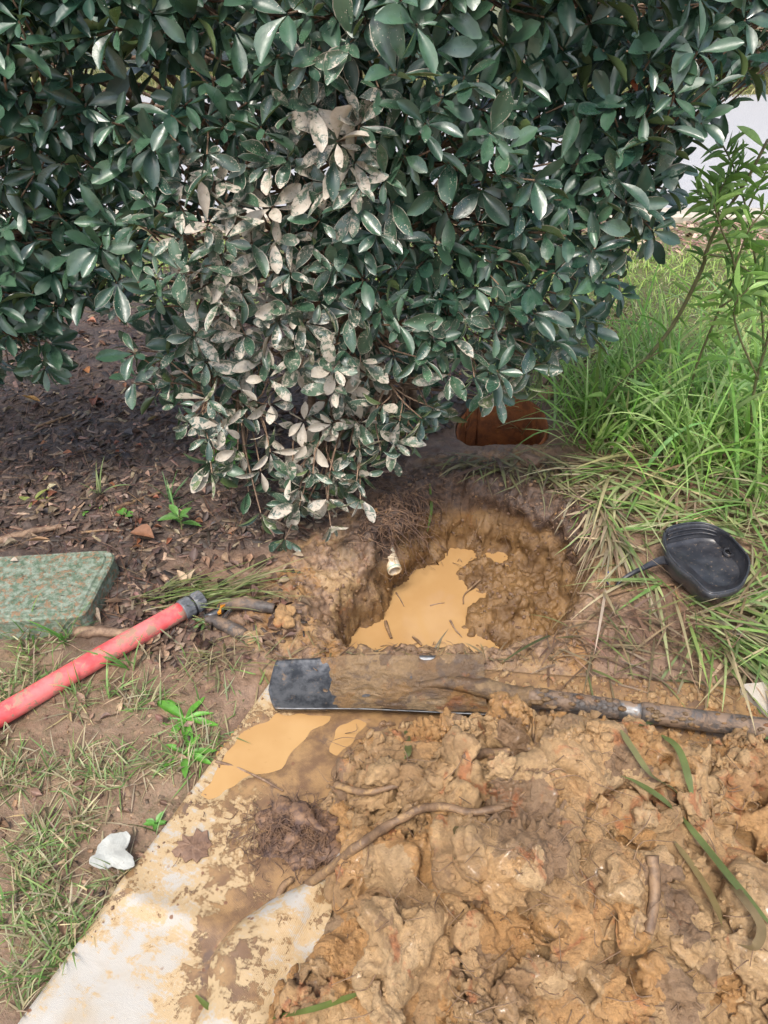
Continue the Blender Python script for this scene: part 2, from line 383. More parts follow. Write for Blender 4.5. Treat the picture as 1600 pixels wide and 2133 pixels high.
# ------------------------------------------------------------------ ground with its pits
HOLE = gpoly([(735, 1180), (686, 1215), (676, 1270), (716, 1340), (755, 1351), (800, 1352), (900, 1358), (1000, 1362), (1090, 1354), (1168, 1328), (1212, 1280),
              (1240, 1215), (1238, 1150), (1218, 1092), (1150, 1046), (1070, 1018), (980, 1006), (910, 1004), (858, 1024), (808, 1078), (776, 1128)])
CAN = G(1045, 897)[:2]; CANR = .125
TARP_A, TARP_B = G(603, 1372)[:2], G(40, 2133)[:2]
TDIR = (TARP_B-TARP_A)/np.linalg.norm(TARP_B-TARP_A)
TARP = np.array([TARP_A, G(1000, 1388)[:2], G(1660, 1440)[:2], (1.25, .9), (1.2, .05), TARP_A+TDIR*1.12])
MULCH = gpoly([(-500, 560), (300, 560), (1250, 640), (1010, 850), (850, 930), (800, 1020), (660, 1150), (500, 1150), (330, 1170), (430, 1250), (470, 1320), (330, 1345), (190, 1340), (-500, 1330)])
LAWNL = gpoly([(-400, 1330), (170, 1330), (330, 1400), (470, 1480), (480, 1600), (380, 1760), (200, 2000), (60, 2150), (-400, 2150)])
CLAYP = gpoly([(600, 1150), (770, 1060), (900, 960), (1130, 930), (1250, 1030), (1290, 1150), (1260, 1290), (1200, 1340), (1250, 1420), (1650, 1450), (1650, 1600), (620, 1560), (560, 1400), (500, 1330), (520, 1240)])
def gh(x, y, full=False):
    """ground height and material masks"""
    sh = x.shape; x = x.ravel(); y = y.ravel(); p = p3(x, y)
    near = sstep(6, 3, np.hypot(x, y-1.2))
    z = .012*fbm(p, .35, 3, 1)*near+.006*fbm(p, .08, 3, 5)*near+.03*fbm(p, 2.5, 2, 9)*sstep(2, 4, y)*sstep(4.2, 3.8, y)
    mul = sstep(.06, -.06, sdpoly(x, y, MULCH)+.05*perlin(p, .12, 12))
    z = z+.012*mul*np.abs(fbm(p, .05, 2, 21))
    cl = sdpoly(x, y, CLAYP)
    z = z+(.022*np.abs(fbm(p, .09, 3, 31))+.008*fbm(p, .03, 2, 33))*sstep(.1, -.06, cl)
    z = z-.075*np.exp(-((x+.09)**2/.0075+(y-1.28)**2/.016))
    sdh = sdpoly(x, y, HOLE)+.018*perlin(p, .09, 41)+.008*perlin(p, .03, 42)
    pit = sstep(.12, .03, sdh)
    # raised, trodden rim
    z = z+.018*np.exp(-(np.maximum(sdh, 0)/.07)**2)*sstep(1.0, 1.25, y)*sstep(-.15, .1, x)+.014*np.exp(-((x-.5)**2+(y-1.16)**2)/.03)
    q = G(1075, 1215, -.16)
    slump = np.exp(-((x-q[0])**2/.022+(y-q[1])**2/.024)); q2 = G(1050, 1308, -.2); low = np.exp(-((x-q2[0])**2/.012+(y-q2[1])**2/.006))
    wall = .062-.014*sstep(.02, -.06, x)+.03*sstep(.25, .45, x)*sstep(1.3, 1.55, y)+.06*sstep(1.48, 1.62, y)*sstep(.25, .1, x)
    floor = -.27+.085*slump+.082*low+.035*sstep(.2, .48, x)+.02*fbm(p, .07, 3, 51)*sstep(.08, .25, x)
    q3 = G(980, 1120, -.1); floor = floor+.05*np.exp(-((x-q3[0])**2+(y-q3[1])**2)/.006)
    z = z*(1-sstep(0, -wall, sdh))+floor*sstep(0, -wall, sdh)
    dc = np.hypot(x-CAN[0], y-CAN[1])
    z = z+.045*np.exp(-((x-CAN[0]+.05)**2+(y-CAN[1]-.17)**2)/.012)
    cdep = sstep(CANR+.018, CANR-.004, dc)*sstep(CAN[1]-.085, CAN[1]+.05, y); z = z*(1-cdep)-.15*cdep
    st = sdpoly(x, y, TARP); fl = sstep(.06, -.01, st)
    z = z*(1-fl)-.012*fl
    road = sstep(4.0, 4.15, y)*sstep(7.6, 7.4, y); z = z-.03*road
    if not full: return z.reshape(sh)
    clay = np.maximum(sstep(.10, -.08, cl), pit*sstep(.0, -.05, sdh))
    lawn = np.maximum(.15*sstep(.05, -.05, sdpoly(x, y, LAWNL)), sstep(2.2, 2.5, y+.3*sstep(.5, 1.2, x)))*(1-mul)
    return z, mul*(1-clay), clay, lawn, pit, sdh
def axis(segs):
    out = [segs[0][0]]
    for a, b, s0, s1 in segs:
        x = a
        n = max(2, int(round(2*(b-a)/(s0+s1)))); st = np.linspace(s0, s1, n); st *= (b-a)/st.sum()
        out += list(a+np.cumsum(st))
    return np.array(out)
xs = axis([(-60, -6, 8, .8), (-6, -1.6, .8, .03), (-1.6, -.95, .03, .008), (-.95, -.34, .0065, .0065), (-.34, .56, .0034, .0034), (.56, 1.1, .007, .007), (1.1, 2.2, .007, .05), (2.2, 6, .05, .7), (6, 60, .7, 8)])
ys = axis([(-8, -.5, 3, .3), (-.5, .3, .3, .012), (.3, 1.06, .0075, .0065), (1.06, 1.8, .0032, .0032), (1.8, 2.4, .004, .013), (2.4, 4.2, .013, .06), (4.2, 9, .06, .6), (9, 90, .6, 10)])
X, Y = np.meshgrid(xs, ys, indexing='ij')
z, mul, clay, lawn, pit, sdh = gh(X, Y, True)
V = np.stack([X.ravel(), Y.ravel(), z], 1)
# push the surface out along its own normal: clods, pits and undercut walls
Z = z.reshape(X.shape); gx = np.gradient(Z, xs, axis=0).ravel(); gy = np.gradient(Z, ys, axis=1).ravel()
N = norm(np.stack([-gx, -gy, np.ones_like(gx)], 1))
sel = (np.abs(V[:, 0]) < 1.6) & (V[:, 1] > .2) & (V[:, 1] < 2.6) & (sdpoly(V[:, 0], V[:, 1], TARP) > .02)
ps = V[sel]
d = .007*(1-np.abs(fbm(ps, .045, 3, 61)))*clay[sel]-.005*clay[sel]+.006*fbm(ps, .022, 2, 65)*(clay[sel]*.8+.25)
d = d+pit[sel]*sstep(.02, -.03, sdh[sel])*(.022*fbm(ps, .07, 3, 71)+.012*np.abs(fbm(ps, .026, 3, 75))-.004)
V[sel] += N[sel]*d[:, None]
F = grid_faces(len(xs), len(ys))
ground = mk('ground', V, F, M['ground'], None, True, dict(mulch=mul, clay=clay, lawn=lawn, pit=pit*sstep(1.36, 1.5, V[:, 1]), deep=sstep(.0, -.05, sdh))); tag(ground, kind='structure')
GV, GF = V, F

# far side: road, kerb, verge bed
def sheet(name, x0, x1, y0, y1, zf, mat, sx=.5, sy=.3):
    a = np.arange(x0, x1+sx, sx); b = np.arange(y0, y1+sy*.5, sy); X, Y = np.meshgrid(a, b, indexing='ij')
    o = mk(name, np.stack([X.ravel(), Y.ravel(), np.broadcast_to(zf, X.size)], 1), grid_faces(len(a), len(b)), mat); return tag(o, kind='structure')
sheet('road', -60, 60, 4.25, 7.4, -.012, M['road'])
prof = np.array([(4.06, -.08), (4.06, .006), (4.075, .014), (4.17, .012), (4.26, -.004), (4.265, -.08)])
Vk = np.array([[x, a, b-.004] for x in (-60, -3.0) for a, b in prof]+[[x, a, b-.004] for x in (6., 60) for a, b in prof])
kb = tag(mk('kerb', Vk, [grid_faces(2, 6), grid_faces(2, 6, off=12)], M['kerb'], None, False), kind='structure')
for k in range(-3, 6):                     # separate kerb stones with open joints
    x0 = k*1.0; Vk = np.array([[x, a+.006*math.sin(k*3.1), b] for x in (x0+.006, x0+.994) for a, b in prof])
    mk('kerb_stone', Vk, [grid_faces(2, 6), np.arange(6)[::-1][None], (np.arange(6)+6)[None]], M['kerb'], kb, False)

# ------------------------------------------------------------------ muddy water in the hole
def poly_sheet(name, poly, z, mat, n=60):
    lo, hi = poly.min(0), poly.max(0); a = np.linspace(lo[0], hi[0], n); b = np.linspace(lo[1], hi[1], n)
    X, Y = np.meshgrid(a, b, indexing='ij'); F = grid_faces(n, n); s = sdpoly(X.ravel(), Y.ravel(), poly) < 0
    F = F[s[F].any(1)]; used = np.unique(F); mp = np.full(n*n, -1); mp[used] = np.arange(len(used))
    V = np.stack([X.ravel(), Y.ravel(), np.full(n*n, z)], 1)[used]
    return mk(name, V, mp[F], mat)
WZ = -.2
tag(poly_sheet('water', HOLE, WZ, M['water']), kind='structure')

# ------------------------------------------------------------------ white sheet under the heap
PUD = [gpoly(p, .008) for p in ([(505, 1518), (575, 1476), (700, 1486), (665, 1508), (610, 1555), (588, 1600), (520, 1612), (472, 1640), (432, 1668), (412, 1652), (448, 1600), (470, 1562)],
                               [(692, 1520), (745, 1488), (768, 1500), (735, 1540), (700, 1572), (684, 1560)],
                               [(470, 2150), (482, 2098), (528, 2050), (560, 2088), (592, 2120), (600, 2180)])]
def tarp_h(x, y):
    p = p3(x, y); z = .004+.004*fbm(p, .16, 2, 81)
    # soft ridges and one long crease
    u = (x-TARP_A[0])*TDIR[0]+(y-TARP_A[1])*TDIR[1]
    z = z+.006*np.exp(-((u-.52+.1*perlin(p, .2, 83))/.03)**2)
    for q in PUD:
        s = sdpoly(x, y, q)+.008*perlin(p, .03, 85); z = z*sstep(-.03, .04, s)+(.001-.008*sstep(.012, -.02, s))*(1-sstep(-.03, .04, s))
    return z
n1, n2 = 170, 170
u, v = np.meshgrid(np.linspace(0, 1, n1), np.linspace(0, 1, n2), indexing='ij')
c0, c1, c2, c3 = TARP_A, TARP_A+TDIR*1.12, np.array([1.2, .05]), G(1660, 1440)[:2]
XY = (1-u)[..., None]*((1-v)[..., None]*c0+v[..., None]*c1)+u[..., None]*((1-v)[..., None]*c3+v[..., None]*c2)
XY = XY.reshape(-1, 2); XY[:, 1] += np.where(v.ravel() < .02, 0, 0)
tz = tarp_h(XY[:, 0], XY[:, 1])
u_ = (XY[:, 0]-TARP_A[0])*TDIR[0]+(XY[:, 1]-TARP_A[1])*TDIR[1]
side = (XY[:, 0]-TARP_A[0])*(-TDIR[1])+(XY[:, 1]-TARP_A[1])*TDIR[0]
mudw = np.clip(.46+.55*sstep(.10, .32, side)*sstep(.95, .5, u_)+.40*sstep(.62, .15, u_)*sstep(.0, .10, side)-.12*sstep(.5, .75, u_)+.12*sstep(.06, 0, side), 0, 1)
top = np.stack([XY[:, 0], XY[:, 1], tz], 1); bot = top-[0, 0, .0025]
nn = n1*n2
Ft = grid_faces(n1, n2); Fb = grid_faces(n1, n2)[:, ::-1]+nn
edge = [(i*n2, (i+1)*n2) for i in range(n1-1)]+[((i+1)*n2-1+n2, (i+1)*n2-1) for i in range(n1-1)]+[(j+1, j) for j in range(n2-1)]+[((n1-1)*n2+j, (n1-1)*n2+j+1) for j in range(n2-1)]
Fe = np.array([[a, b, b+nn, a+nn] for a, b in edge])
tarp = thing('plastic_sheet', (*TARP_A, 0), 'mud-smeared white plastic sheet spread on the ground under the clay heap', 'sheet')
mk('sheet_body', np.vstack([top, bot]), [np.vstack([Ft, Fb, Fe])], M['tarp'], tarp, True, dict(mud=np.concatenate([mudw, mudw])))
# folded-over flap
fe = np.array([G(*q, .012) for q in [(425, 2190), (405, 2140), (428, 2080), (440, 2000), (470, 1945), (560, 1875), (650, 1830), (715, 1775)]])
ge = np.array([G(*q, .02) for q in [(760, 2190), (640, 2110), (620, 2060), (640, 2010), (668, 1960), (690, 1905), (705, 1850), (724, 1780)]])
fe = smooth_path(fe, 50); ge = smooth_path(ge, 50); K = 16
fl = []
for k in range(K):
    t = k/(K-1); P = fe*(1-t)+ge*t; P = P.copy(); P[:, 2] = .009+.020*math.sin(math.pi*min(1, t*1.25))**.7*np.ones(50)+.012*t
    P[:, 2] += .004*fbm(p3(P[:, 0], P[:, 1]), .06, 2, 87)
    fl.append(P)
fl = np.array(fl).reshape(-1, 3); F1 = grid_faces(K, 50)
mk('folded_flap', np.vstack([fl, fl-[0, 0, .0025]]), [np.vstack([F1, F1[:, ::-1]+len(fl)])], M['tarp'], tarp, True, dict(mud=np.full(2*len(fl), .52)))
# turned-up corner at the far right
cp = np.array([G(1545, 1425, .03), G(1600, 1420, .05), G(1690, 1470, .05), G(1690, 1530, .02), G(1600, 1487, .012), G(1560, 1450, .012)])
Vc = np.vstack([cp, cp-[0, .004, .02]]); 
mk('turned_corner', Vc, [np.array([[0, 1, 4, 5], [1, 2, 3, 4], [11, 10, 7, 6], [10, 9, 8, 7]]), np.array([[i, (i+1) % 6, 6+(i+1) % 6, 6+i] for i in range(6)])], M['tarp'], tarp, False, dict(mud=np.full(12, .3)))
for q in PUD: tag(poly_sheet('puddle_water', q+norm(q-q.mean(0))*.012, -.0006, M['water'], 50), kind='structure')

# ------------------------------------------------------------------ the heap of wet clay
HEAP = gpoly([(745, 1560), (870, 1540), (1000, 1532), (1150, 1540), (1300, 1552), (1450, 1575), (1600, 1590), (1760, 1605), (1800, 1900), (1800, 2330), (700, 2400), (560, 2140), (600, 2080), (640, 2010), (690, 1915), (712, 1850), (735, 1795), (700, 1700), (690, 1620)], .02)
def heap_h(x, y):
    s = -sdpoly(x, y, HEAP); p = p3(x, y)
    h = .125*(1-np.exp(-np.maximum(s, 0)/.12))+.095*np.exp(-((x-.27)**2/.05+(y-.70)**2/.03))
    return h*(1+.35*perlin(p, .22, 91)+.2*perlin(p, .1, 92))
def ico(sub):
    import bmesh
    bm = bmesh.new(); bmesh.ops.create_icosphere(bm, subdivisions=sub, radius=1)
    V = np.array([v.co for v in bm.verts]); F = np.array([[v.index for v in f.verts] for f in bm.faces]); bm.free(); return V, F
I1, I2, I3, I4 = ico(1), ico(2), ico(3), ico(4)
r_ = np.random.default_rng(11)
def clod(r, seed, sub=I3, flat=.0, rough=.22):
    V = sub[0].copy(); V = V*(1+rough*perlin(V, .9, seed)+.5*rough*perlin(V, .42, seed+1))[:, None]
    rr = np.random.default_rng(seed)
    if rr.random() < flat:                  # spade-cut face
        n = norm(np.array([rr.normal()*.5, -abs(rr.normal())*.6, abs(rr.normal())+.5])); dd = V@n; c = .45+.2*rr.random()
        V = V-np.maximum(dd-c, 0)[:, None]*n*.96
    S = r*np.array([1, .8+.4*rr.random(), .6+.3*rr.random()]); R = roteul(np.array(rr.normal()*.5), np.array(rr.normal()*.5), np.array(rr.random()*6.3))
    return (V*S)@R.T
bg_ = Bag(); lo, hi = HEAP.min(0), HEAP.max(0); cnt = 0
while cnt < 520:
    x, y = lo+(hi-lo)*r_.random(2); s = -sdpoly(np.array([x]), np.array([y]), HEAP)[0]
    if s < .0 or x > .85 or y < .2: continue
    hh = heap_h(np.array([x]), np.array([y]))[0]
    r = min(.016+.066*r_.random()**2.0+.010*r_.random(), .016+s*.55)
    if cnt < 170: r = .05+.02*r_.random(); r = min(r, .014+s*.6); zc = hh*.35-.02
    else: zc = hh-r*(.3+.8*r_.random())+.014*r_.normal()
    bg_.add(clod(r, 100+cnt, I3 if r > .03 else I2, .45, .5)+[x, y, max(zc, .004)], I3[1] if r > .03 else I2[1]); cnt += 1   # lumps fuse in the voxel remesh below
for k in range(26):                          # smeared slabs with flat spade-cut faces
    x, y = r_.uniform(-.02, .6), r_.uniform(.35, .9); s_in = -sdpoly(np.array([x]), np.array([y]), HEAP)[0]
    if s_in < .08 or y > .80: continue
    hh = heap_h(np.array([x]), np.array([y]))[0]; Vb = np.sign(I4[0])*np.abs(I4[0])**.45
    R_ = roteul(np.array(r_.normal()*.45-.25), np.array(r_.normal()*.45), np.array(r_.uniform(0, 6.28))); sz = np.array([r_.uniform(.05, .10), r_.uniform(.04, .075), r_.uniform(.018, .032)])
    Vb = Vb*(1+.14*perlin(I4[0], .7, 700+k))[:, None]; bg_.add((Vb*sz)@R_.T+[x, y, hh-.002], I4[1])
tmp = bg_.build('tmp_heap', M['mud']); md = tmp.modifiers.new('r', 'REMESH'); md.mode = 'VOXEL'; md.voxel_size = .0029
dg = bpy.context.evaluated_depsgraph_get(); em = tmp.evaluated_get(dg).to_mesh()
HV = np.empty(len(em.vertices)*3, np.float32); em.vertices.foreach_get('co', HV); HV = HV.reshape(-1, 3).astype(float)
HN = np.empty(len(em.vertices)*3, np.float32); em.vertices.foreach_get('normal', HN); HN = HN.reshape(-1, 3).astype(float)
ls = np.empty(len(em.polygons), np.int32); em.polygons.foreach_get('loop_start', ls); lt = np.empty(len(em.polygons), np.int32); em.polygons.foreach_get('loop_total', lt)
lv = np.empty(len(em.loops), np.int32); em.loops.foreach_get('vertex_index', lv)
HF = lv[ls[lt == 4][:, None]+np.arange(4)]; HF3 = lv[ls[lt == 3][:, None]+np.arange(3)]
tmp.evaluated_get(dg).to_mesh_clear(); tmpm = tmp.data; bpy.data.objects.remove(tmp); bpy.data.meshes.remove(tmpm)
keep = HV[:, 2] > -.03
HF = HF[keep[HF].all(1)]
crumb = sstep(-.05, .25, perlin(HV, .15, 95))*1.5
wp = HV+.03*np.stack([perlin(HV, .07, 191+k) for k in range(3)], 1)
crack = np.exp(-(perlin(wp, .11, 94)/.05)**2)*sstep(.0, .2, perlin(HV, .15, 93)+.1)
sm = sstep(-.12, .22, perlin(HV, .19, 196)); dsp = .018*fbm(wp, .095, 2, 96)+.009*(1-2*np.abs(perlin(wp, .034, 99)))*(.15+.95*sm)-.042*crack
dsp = dsp+(.013*np.abs(fbm(HV, .02, 3, 97))+.0045*fbm(HV, .008, 2, 98))*(.2+crumb)
dsp = dsp-.030*sstep(.34, .6, perlin(wp, .052, 197))*sstep(-.2, .15, perlin(HV, .2, 198))+.006*crumb*np.maximum(0, 1-3*np.abs(perlin(wp, .022, 199)))
HV = HV+HN*dsp[:, None]
used = np.unique(HF); mp = np.full(len(HV), -1); mp[used] = np.arange(len(used)); HV = HV[used]; HF = mp[HF]
heap = thing('clay_heap', (.3, .8, 0), 'heap of wet tan and orange clay dug out onto the white sheet', 'heap')
mk('clay_mass', HV, HF, M['mud'], heap)
bv_h = BVHTree.FromPolygons([tuple(v) for v in HV], HF.tolist())
gsel = (GV[:, 0] > -2) & (GV[:, 0] < 2.5) & (GV[:, 1] > .2) & (GV[:, 1] < 4)
GFs = GF[gsel[GF].all(1)]; ug = np.unique(GFs); mp = np.full(len(GV), -1); mp[ug] = np.arange(len(ug))
bv_g = BVHTree.FromPolygons([tuple(v) for v in GV[ug]], mp[GFs].tolist())
bv_t = BVHTree.FromPolygons([tuple(v) for v in top], Ft.tolist())
def hit(px, py, lift=0., water=True):
    d = Vector(ray(px, py)).normalized(); best = None
    for b in (bv_h, bv_g, bv_t):
        r = b.ray_cast(Vector((0, 0, H)), d)
        if r[0] is not None and (best is None or r[3] < best[3]): best = r
    p = np.array(best[0]) if best else G(px, py)
    if water and p[2] < WZ: p = G(px, py, WZ)
    return p+np.array([0, 0, lift])
def drop(x, y, lift=0.):
    zb = -9
    for b in (bv_h, bv_g, bv_t):
        r = b.ray_cast(Vector((x, y, 2)), Vector((0, 0, -1)))
        if r[0] is not None: zb = max(zb, r[0].z)
    return np.array([x, y, zb+lift])
# clods that sit loose on the heap and around it: parts of the heap
r_ = np.random.default_rng(23); k = 0
while k < 36:
    px, py = r_.uniform(700, 1600), r_.uniform(1530, 2133)
    if sdpoly(*[np.array([c]) for c in G(px, py, .05)[:2]], HEAP)[0] > -.02: continue
    p = hit(px, py); r = .012+.022*r_.random()**1.5
    Vc = clod(r, 900+k, I4, .6, .6); Vc = Vc+norm(Vc)*(.30*r*(np.abs(fbm(Vc, r*.55, 3, k))-.2))[:, None]
    mk('clod', Vc+p+[0, 0, r*.05], I4[1], M['mud'], heap); k += 1
cb = Bag(); m = 1100; px = r_.uniform(600, 1600, m); py = r_.uniform(1500, 2133, m)
for a, b in zip(px, py):
    q = G(a, b, .03)
    if sdpoly(q[:1], q[1:2], HEAP)[0] > .01: continue
    p = hit(a, b); r = .0018+.0035*r_.random()**2
    R = roteul(*[np.array(v) for v in r_.uniform(0, 6, 3)])
    cb.add((I1[0]*(.7+.5*r_.random(len(I1[0])))[:, None]*r)@R.T+p+[0, 0, r*.3], I1[1])
tag(cb.build('crumbs', M['mud'], heap, False), kind='stuff')

# ------------------------------------------------------------------ spade
shovel = thing('spade', G(1000, 1440, 0), 'mud-caked narrow trenching spade lying across the white sheet in front of the hole', 'spade')
b0, b1 = G(561, 1427, .016), G(1010, 1440, .02); e1 = norm(b1-b0); L = np.linalg.norm(b1-b0); e2 = norm(np.cross([0, 0, 1], e1)); e3 = np.cross(e1, e2)
nu, nv = 60, 31
def blade_pt(s, t, lift=0.):                # s 0..1 tip to socket, t -1 (near) .. 1 (far)
    hw = (.062+.012*s)*np.where(s < .10, 1-.0*s, 1)
    tip = .02*np.maximum(-t-.2, 0)+.012*np.maximum(np.abs(t)-.75, 0)**1.2*1.2+.004*t*t      # rounded, skewed cutting edge
    x = tip*np.clip(1-s/.12, 0, 1)+s*L
    zz = .019*np.abs(t)**2.4*(.35+.65*sstep(0, .5, s))+.004*s
    return b0+x[..., None]*e1+(hw*t)[..., None]*e2+(zz+lift)[..., None]*e3
s_, t_ = np.meshgrid(np.linspace(0, 1, nu), np.linspace(-1, 1, nv), indexing='ij')
Pt = blade_pt(s_, t_).reshape(-1, 3); Pb = Pt-e3*.0028; nn = nu*nv
def shell_edges(n1, n2):
    nn = n1*n2
    e = [(i*n2, (i+1)*n2) for i in range(n1-1)]+[((i+2)*n2-1, (i+1)*n2-1) for i in range(n1-1)]+[(j+1, j) for j in range(n2-1)]+[((n1-1)*n2+j, (n1-1)*n2+j+1) for j in range(n2-1)]
    return np.array([[a, b, b+nn, a+nn] for a, b in e])
blade = mk('blade', np.vstack([Pt, Pb]), np.vstack([grid_faces(nu, nv), grid_faces(nu, nv)[:, ::-1]+nn, shell_edges(nu, nv)]), M['steel'], shovel)
nu2, nv2 = 200, 70
s_, t_ = np.meshgrid(np.linspace(.0, 1, nu2), np.linspace(-.985, .985, nv2), indexing='ij')
base = blade_pt(s_, t_).reshape(-1, 3)
edge = s_.ravel()-.27-.06*t_.ravel()*-1+.05*perlin(base, .03, 201)+.02*perlin(base, .01, 203)
th = .0003+.0048*sstep(0, .12, edge)*(.25+1.1*np.abs(fbm(base*[.5, 1, 1], .03, 3, 205)))-.009*sstep(.03, -.06, edge)
th = th-.006*sstep(.45, .7, perlin(base, .05, 207))+.004*sstep(.7, 1., s_.ravel())
mud_ = mk('mud_coating', base+e3*th[:, None], grid_faces(nu2, nv2), M['film'], blade)
# socket ridge, sleeve, ring, handle
sp = smooth_path([blade_pt(np.array(.70), np.array(.12)), blade_pt(np.array(.82), np.array(.10), .012), G(1000, 1432, .045), G(1060, 1446, .04), G(1110, 1453, .045)], 30)
Vs, Fs = tube(sp, np.concatenate([np.linspace(.006, .019, 16), np.full(14, .0195)]), 18, True, bump=.004, seed=5); mk('socket', Vs, Fs, M['film'], shovel)
h0, h1, h2, h3 = G(1100, 1452, .045), G(1287, 1473, .045), G(1332, 1479, .045), G(1760, 1541, .045)
ax = norm(h3-h0); h1 = h0+ax*np.linalg.norm(h1-h0); h2 = h0+ax*np.linalg.norm(h2-h0)
Vs, Fs = tube(smooth_path([h0, h1], 30), .0188, 24, True, bump=.0012, seed=8); sleeve = mk('grip_sleeve', Vs, Fs, M['handle'], shovel)
a_ = norm(np.cross(ax, [0, 0, 1])); c_ = np.cross(ax, a_); hb = Bag(); cs = .0135; Ls = np.linalg.norm(h1-h0); R0 = .0191
nA = 10; cs = 2*math.pi*R0/nA/math.sqrt(3)
for i in range(int(Ls/(1.5*cs))):
    for j in range(nA):
        uu = (i+.7)*1.5*cs; vv = (j+.5*(i % 2))*math.sqrt(3)*cs
        q = []
        for k in range(7):
            an = k*math.pi/3; pu = uu+cs*.86*math.cos(an); pv = (vv+cs*.86*math.sin(an))/R0
            q.append(h0+ax*min(max(pu, .002), Ls-.002)+R0*(a_*math.cos(pv)+c_*math.sin(pv)))
        Vs, Fs = tube(np.array(q), .0006, 4, False); hb.add(Vs, Fs)
hb.build('hexagon_pattern', M['handle'], sleeve)
Vs, Fs = tube(smooth_path([h1, h2], 6), .0178, 24, True); mk('ferrule', Vs, Fs, M['bright'], shovel)
Vs, Fs = tube(smooth_path([h2, h3], 50), np.concatenate([[.0185, .0198, .0202], np.full(47, .0202)]), 24, True, bump=.0012, seed=9); mk('handle', Vs, Fs, M['handle'], shovel)
lump = Bag(); r_ = np.random.default_rng(31)
for k in range(60):
    f = r_.random(); p = h0+(h3-h0)*f; an = r_.uniform(-.6, 1.4); R0 = .0192
    n = -a_*math.sin(an)*0+np.array([0, 0, 1])*math.cos(an)-np.array([0, 1, 0])*math.sin(an)
    n = norm(n-ax*np.dot(n, ax)); r = .003+.004*r_.random()
    lump.add((clod(r, 1500+k, I1, 0, .4)*[1.5, 1, .6])+p+n*R0, I1[1])
tag(lump.build('mud_smears', M['film'], shovel), kind='stuff')

# ------------------------------------------------------------------ red pipe with grey cap
pr = .0215
q0, q1 = G(0, 1493, pr), G(381, 1271, pr); dr = norm(q1-q0); qs = q0-dr*.3
pipe = thing('pipe', (q0[0], q0[1], 0), 'red plastic pipe with a dark grey screw cap lying on the grass', 'pipe')
Vs, Fs = tube(smooth_path([qs+[0, 0, .004], q0+[0, 0, .003], (q0+q1)/2+[0, 0, .004], q1], 40), pr, 32); mk('red_tube', Vs, Fs, M['red'], pipe)
def ribbed(c, ax, r0, r1, Lh, ribs, depth, name, mat):
    n = ribs*6; a = norm(np.cross(ax, [0, 0, 1])); b = np.cross(ax, a); th = np.arange(n)*2*math.pi/n
    prof = [(r0*.96, 0), (r0, .003), (r0, Lh*.3), (r1, Lh*.94), (r1*.93, Lh), (r1*.6, Lh)]
    V = []
    for i, (r, h) in enumerate(prof):
        k = depth*(.5+.5*np.sign(np.sin(th*ribs)))*(1 if 2 <= i <= 4 else 0)
        V.append(c+ax*h+(r+k)[:, None]*(a*np.cos(th)[:, None]+b*np.sin(th)[:, None]))
    return mk(name, np.vstack(V), [grid_faces(len(prof), n, True), np.arange(n)[::-1][None], (np.arange(n)+(len(prof)-1)*n)[None]], mat, pipe, False)
ribbed(q1-dr*.004, dr, .0240, .0235, .026, 10, .0006, 'collar', M['grey'])
Vs, Fs = tube(np.array([q1+dr*.021, q1+dr*.026]), .0225, 32); mk('seal_ring', Vs, Fs, M['rubber'], pipe)
ribbed(q1+dr*.026, dr, .0220, .0205, .026, 12, .0020, 'screw_cap', M['grey'])

# ------------------------------------------------------------------ green valve box
def plate(name, outline, z0, z1, mat, parent, bevel=.004, seed=0, rough=0., dome=0.):
    O = np.asarray(outline, float); c = O.mean(0); rings = []; n = len(O)
    for f, zz in ((.0, z0), (.0, z1-bevel), (bevel, z1)): rings.append(np.c_[O-norm(O-c)*f, np.full(n, zz)])
    for k in (.8, .6, .4, .2): rings.append(np.c_[c+(O-norm(O-c)*bevel-c)*k, np.full(n, z1)+dome*(1-k)])
    V = np.vstack(rings+[np.r_[c, z1+dome][None]])
    if rough: V[:, 2] += rough*fbm(V, .03, 2, seed)
    m = len(rings); last = np.array([[(m-1)*n+i, (m-1)*n+(i+1) % n, m*n] for i in range(n)])
    return mk(name, V, [grid_faces(m, n, True), last, np.arange(n)[::-1][None]], mat, parent, False)
def smooth_ring(P, n):
    P = np.asarray(P, float); Q = np.vstack([P[-1:], P, P[:2]]); out = []
    for t in np.linspace(0, len(P)-1e-6, n, endpoint=False):
        i = int(t); f = t-i; a, b, c, d = Q[i:i+4]
        out.append(.5*((2*b)+(-a+c)*f+(2*a-5*b+4*c-d)*f*f+(-a+3*b-3*c+d)*f**3))
    return np.array(out)
ol = smooth_ring([G(a, b, .058)[:2] for a, b in [(-240, 1306), (-120, 1300), (0, 1294), (80, 1290), (150, 1285), (176, 1276), (192, 1252), (214, 1208), (237, 1164), (232, 1149), (205, 1146), (100, 1152), (0, 1158), (-120, 1164), (-240, 1170)]], 80)
box = thing('valve_box', (*ol.mean(0), 0), 'dirty green plastic irrigation valve box with a lid at the left edge', 'valve box')
cc = ol.mean(0)
body = np.vstack([np.c_[cc+(ol-cc)*k, np.full(80, zz)] for k, zz in ((1.03, -.03), (1.0, .03), (.985, .047))])
mk('box_body', body, [grid_faces(3, 80, True)], M['green'], box)
lid = plate('lid', cc+(ol-cc)*.995, .047, .058, M['green'], box, .004)
plate('lid_panel', cc+(ol-cc)*.90, .0575, .0615, M['green'], lid, .003)
tx = Bag(); r_ = np.random.default_rng(41); I = cc+(ol-cc)*.86
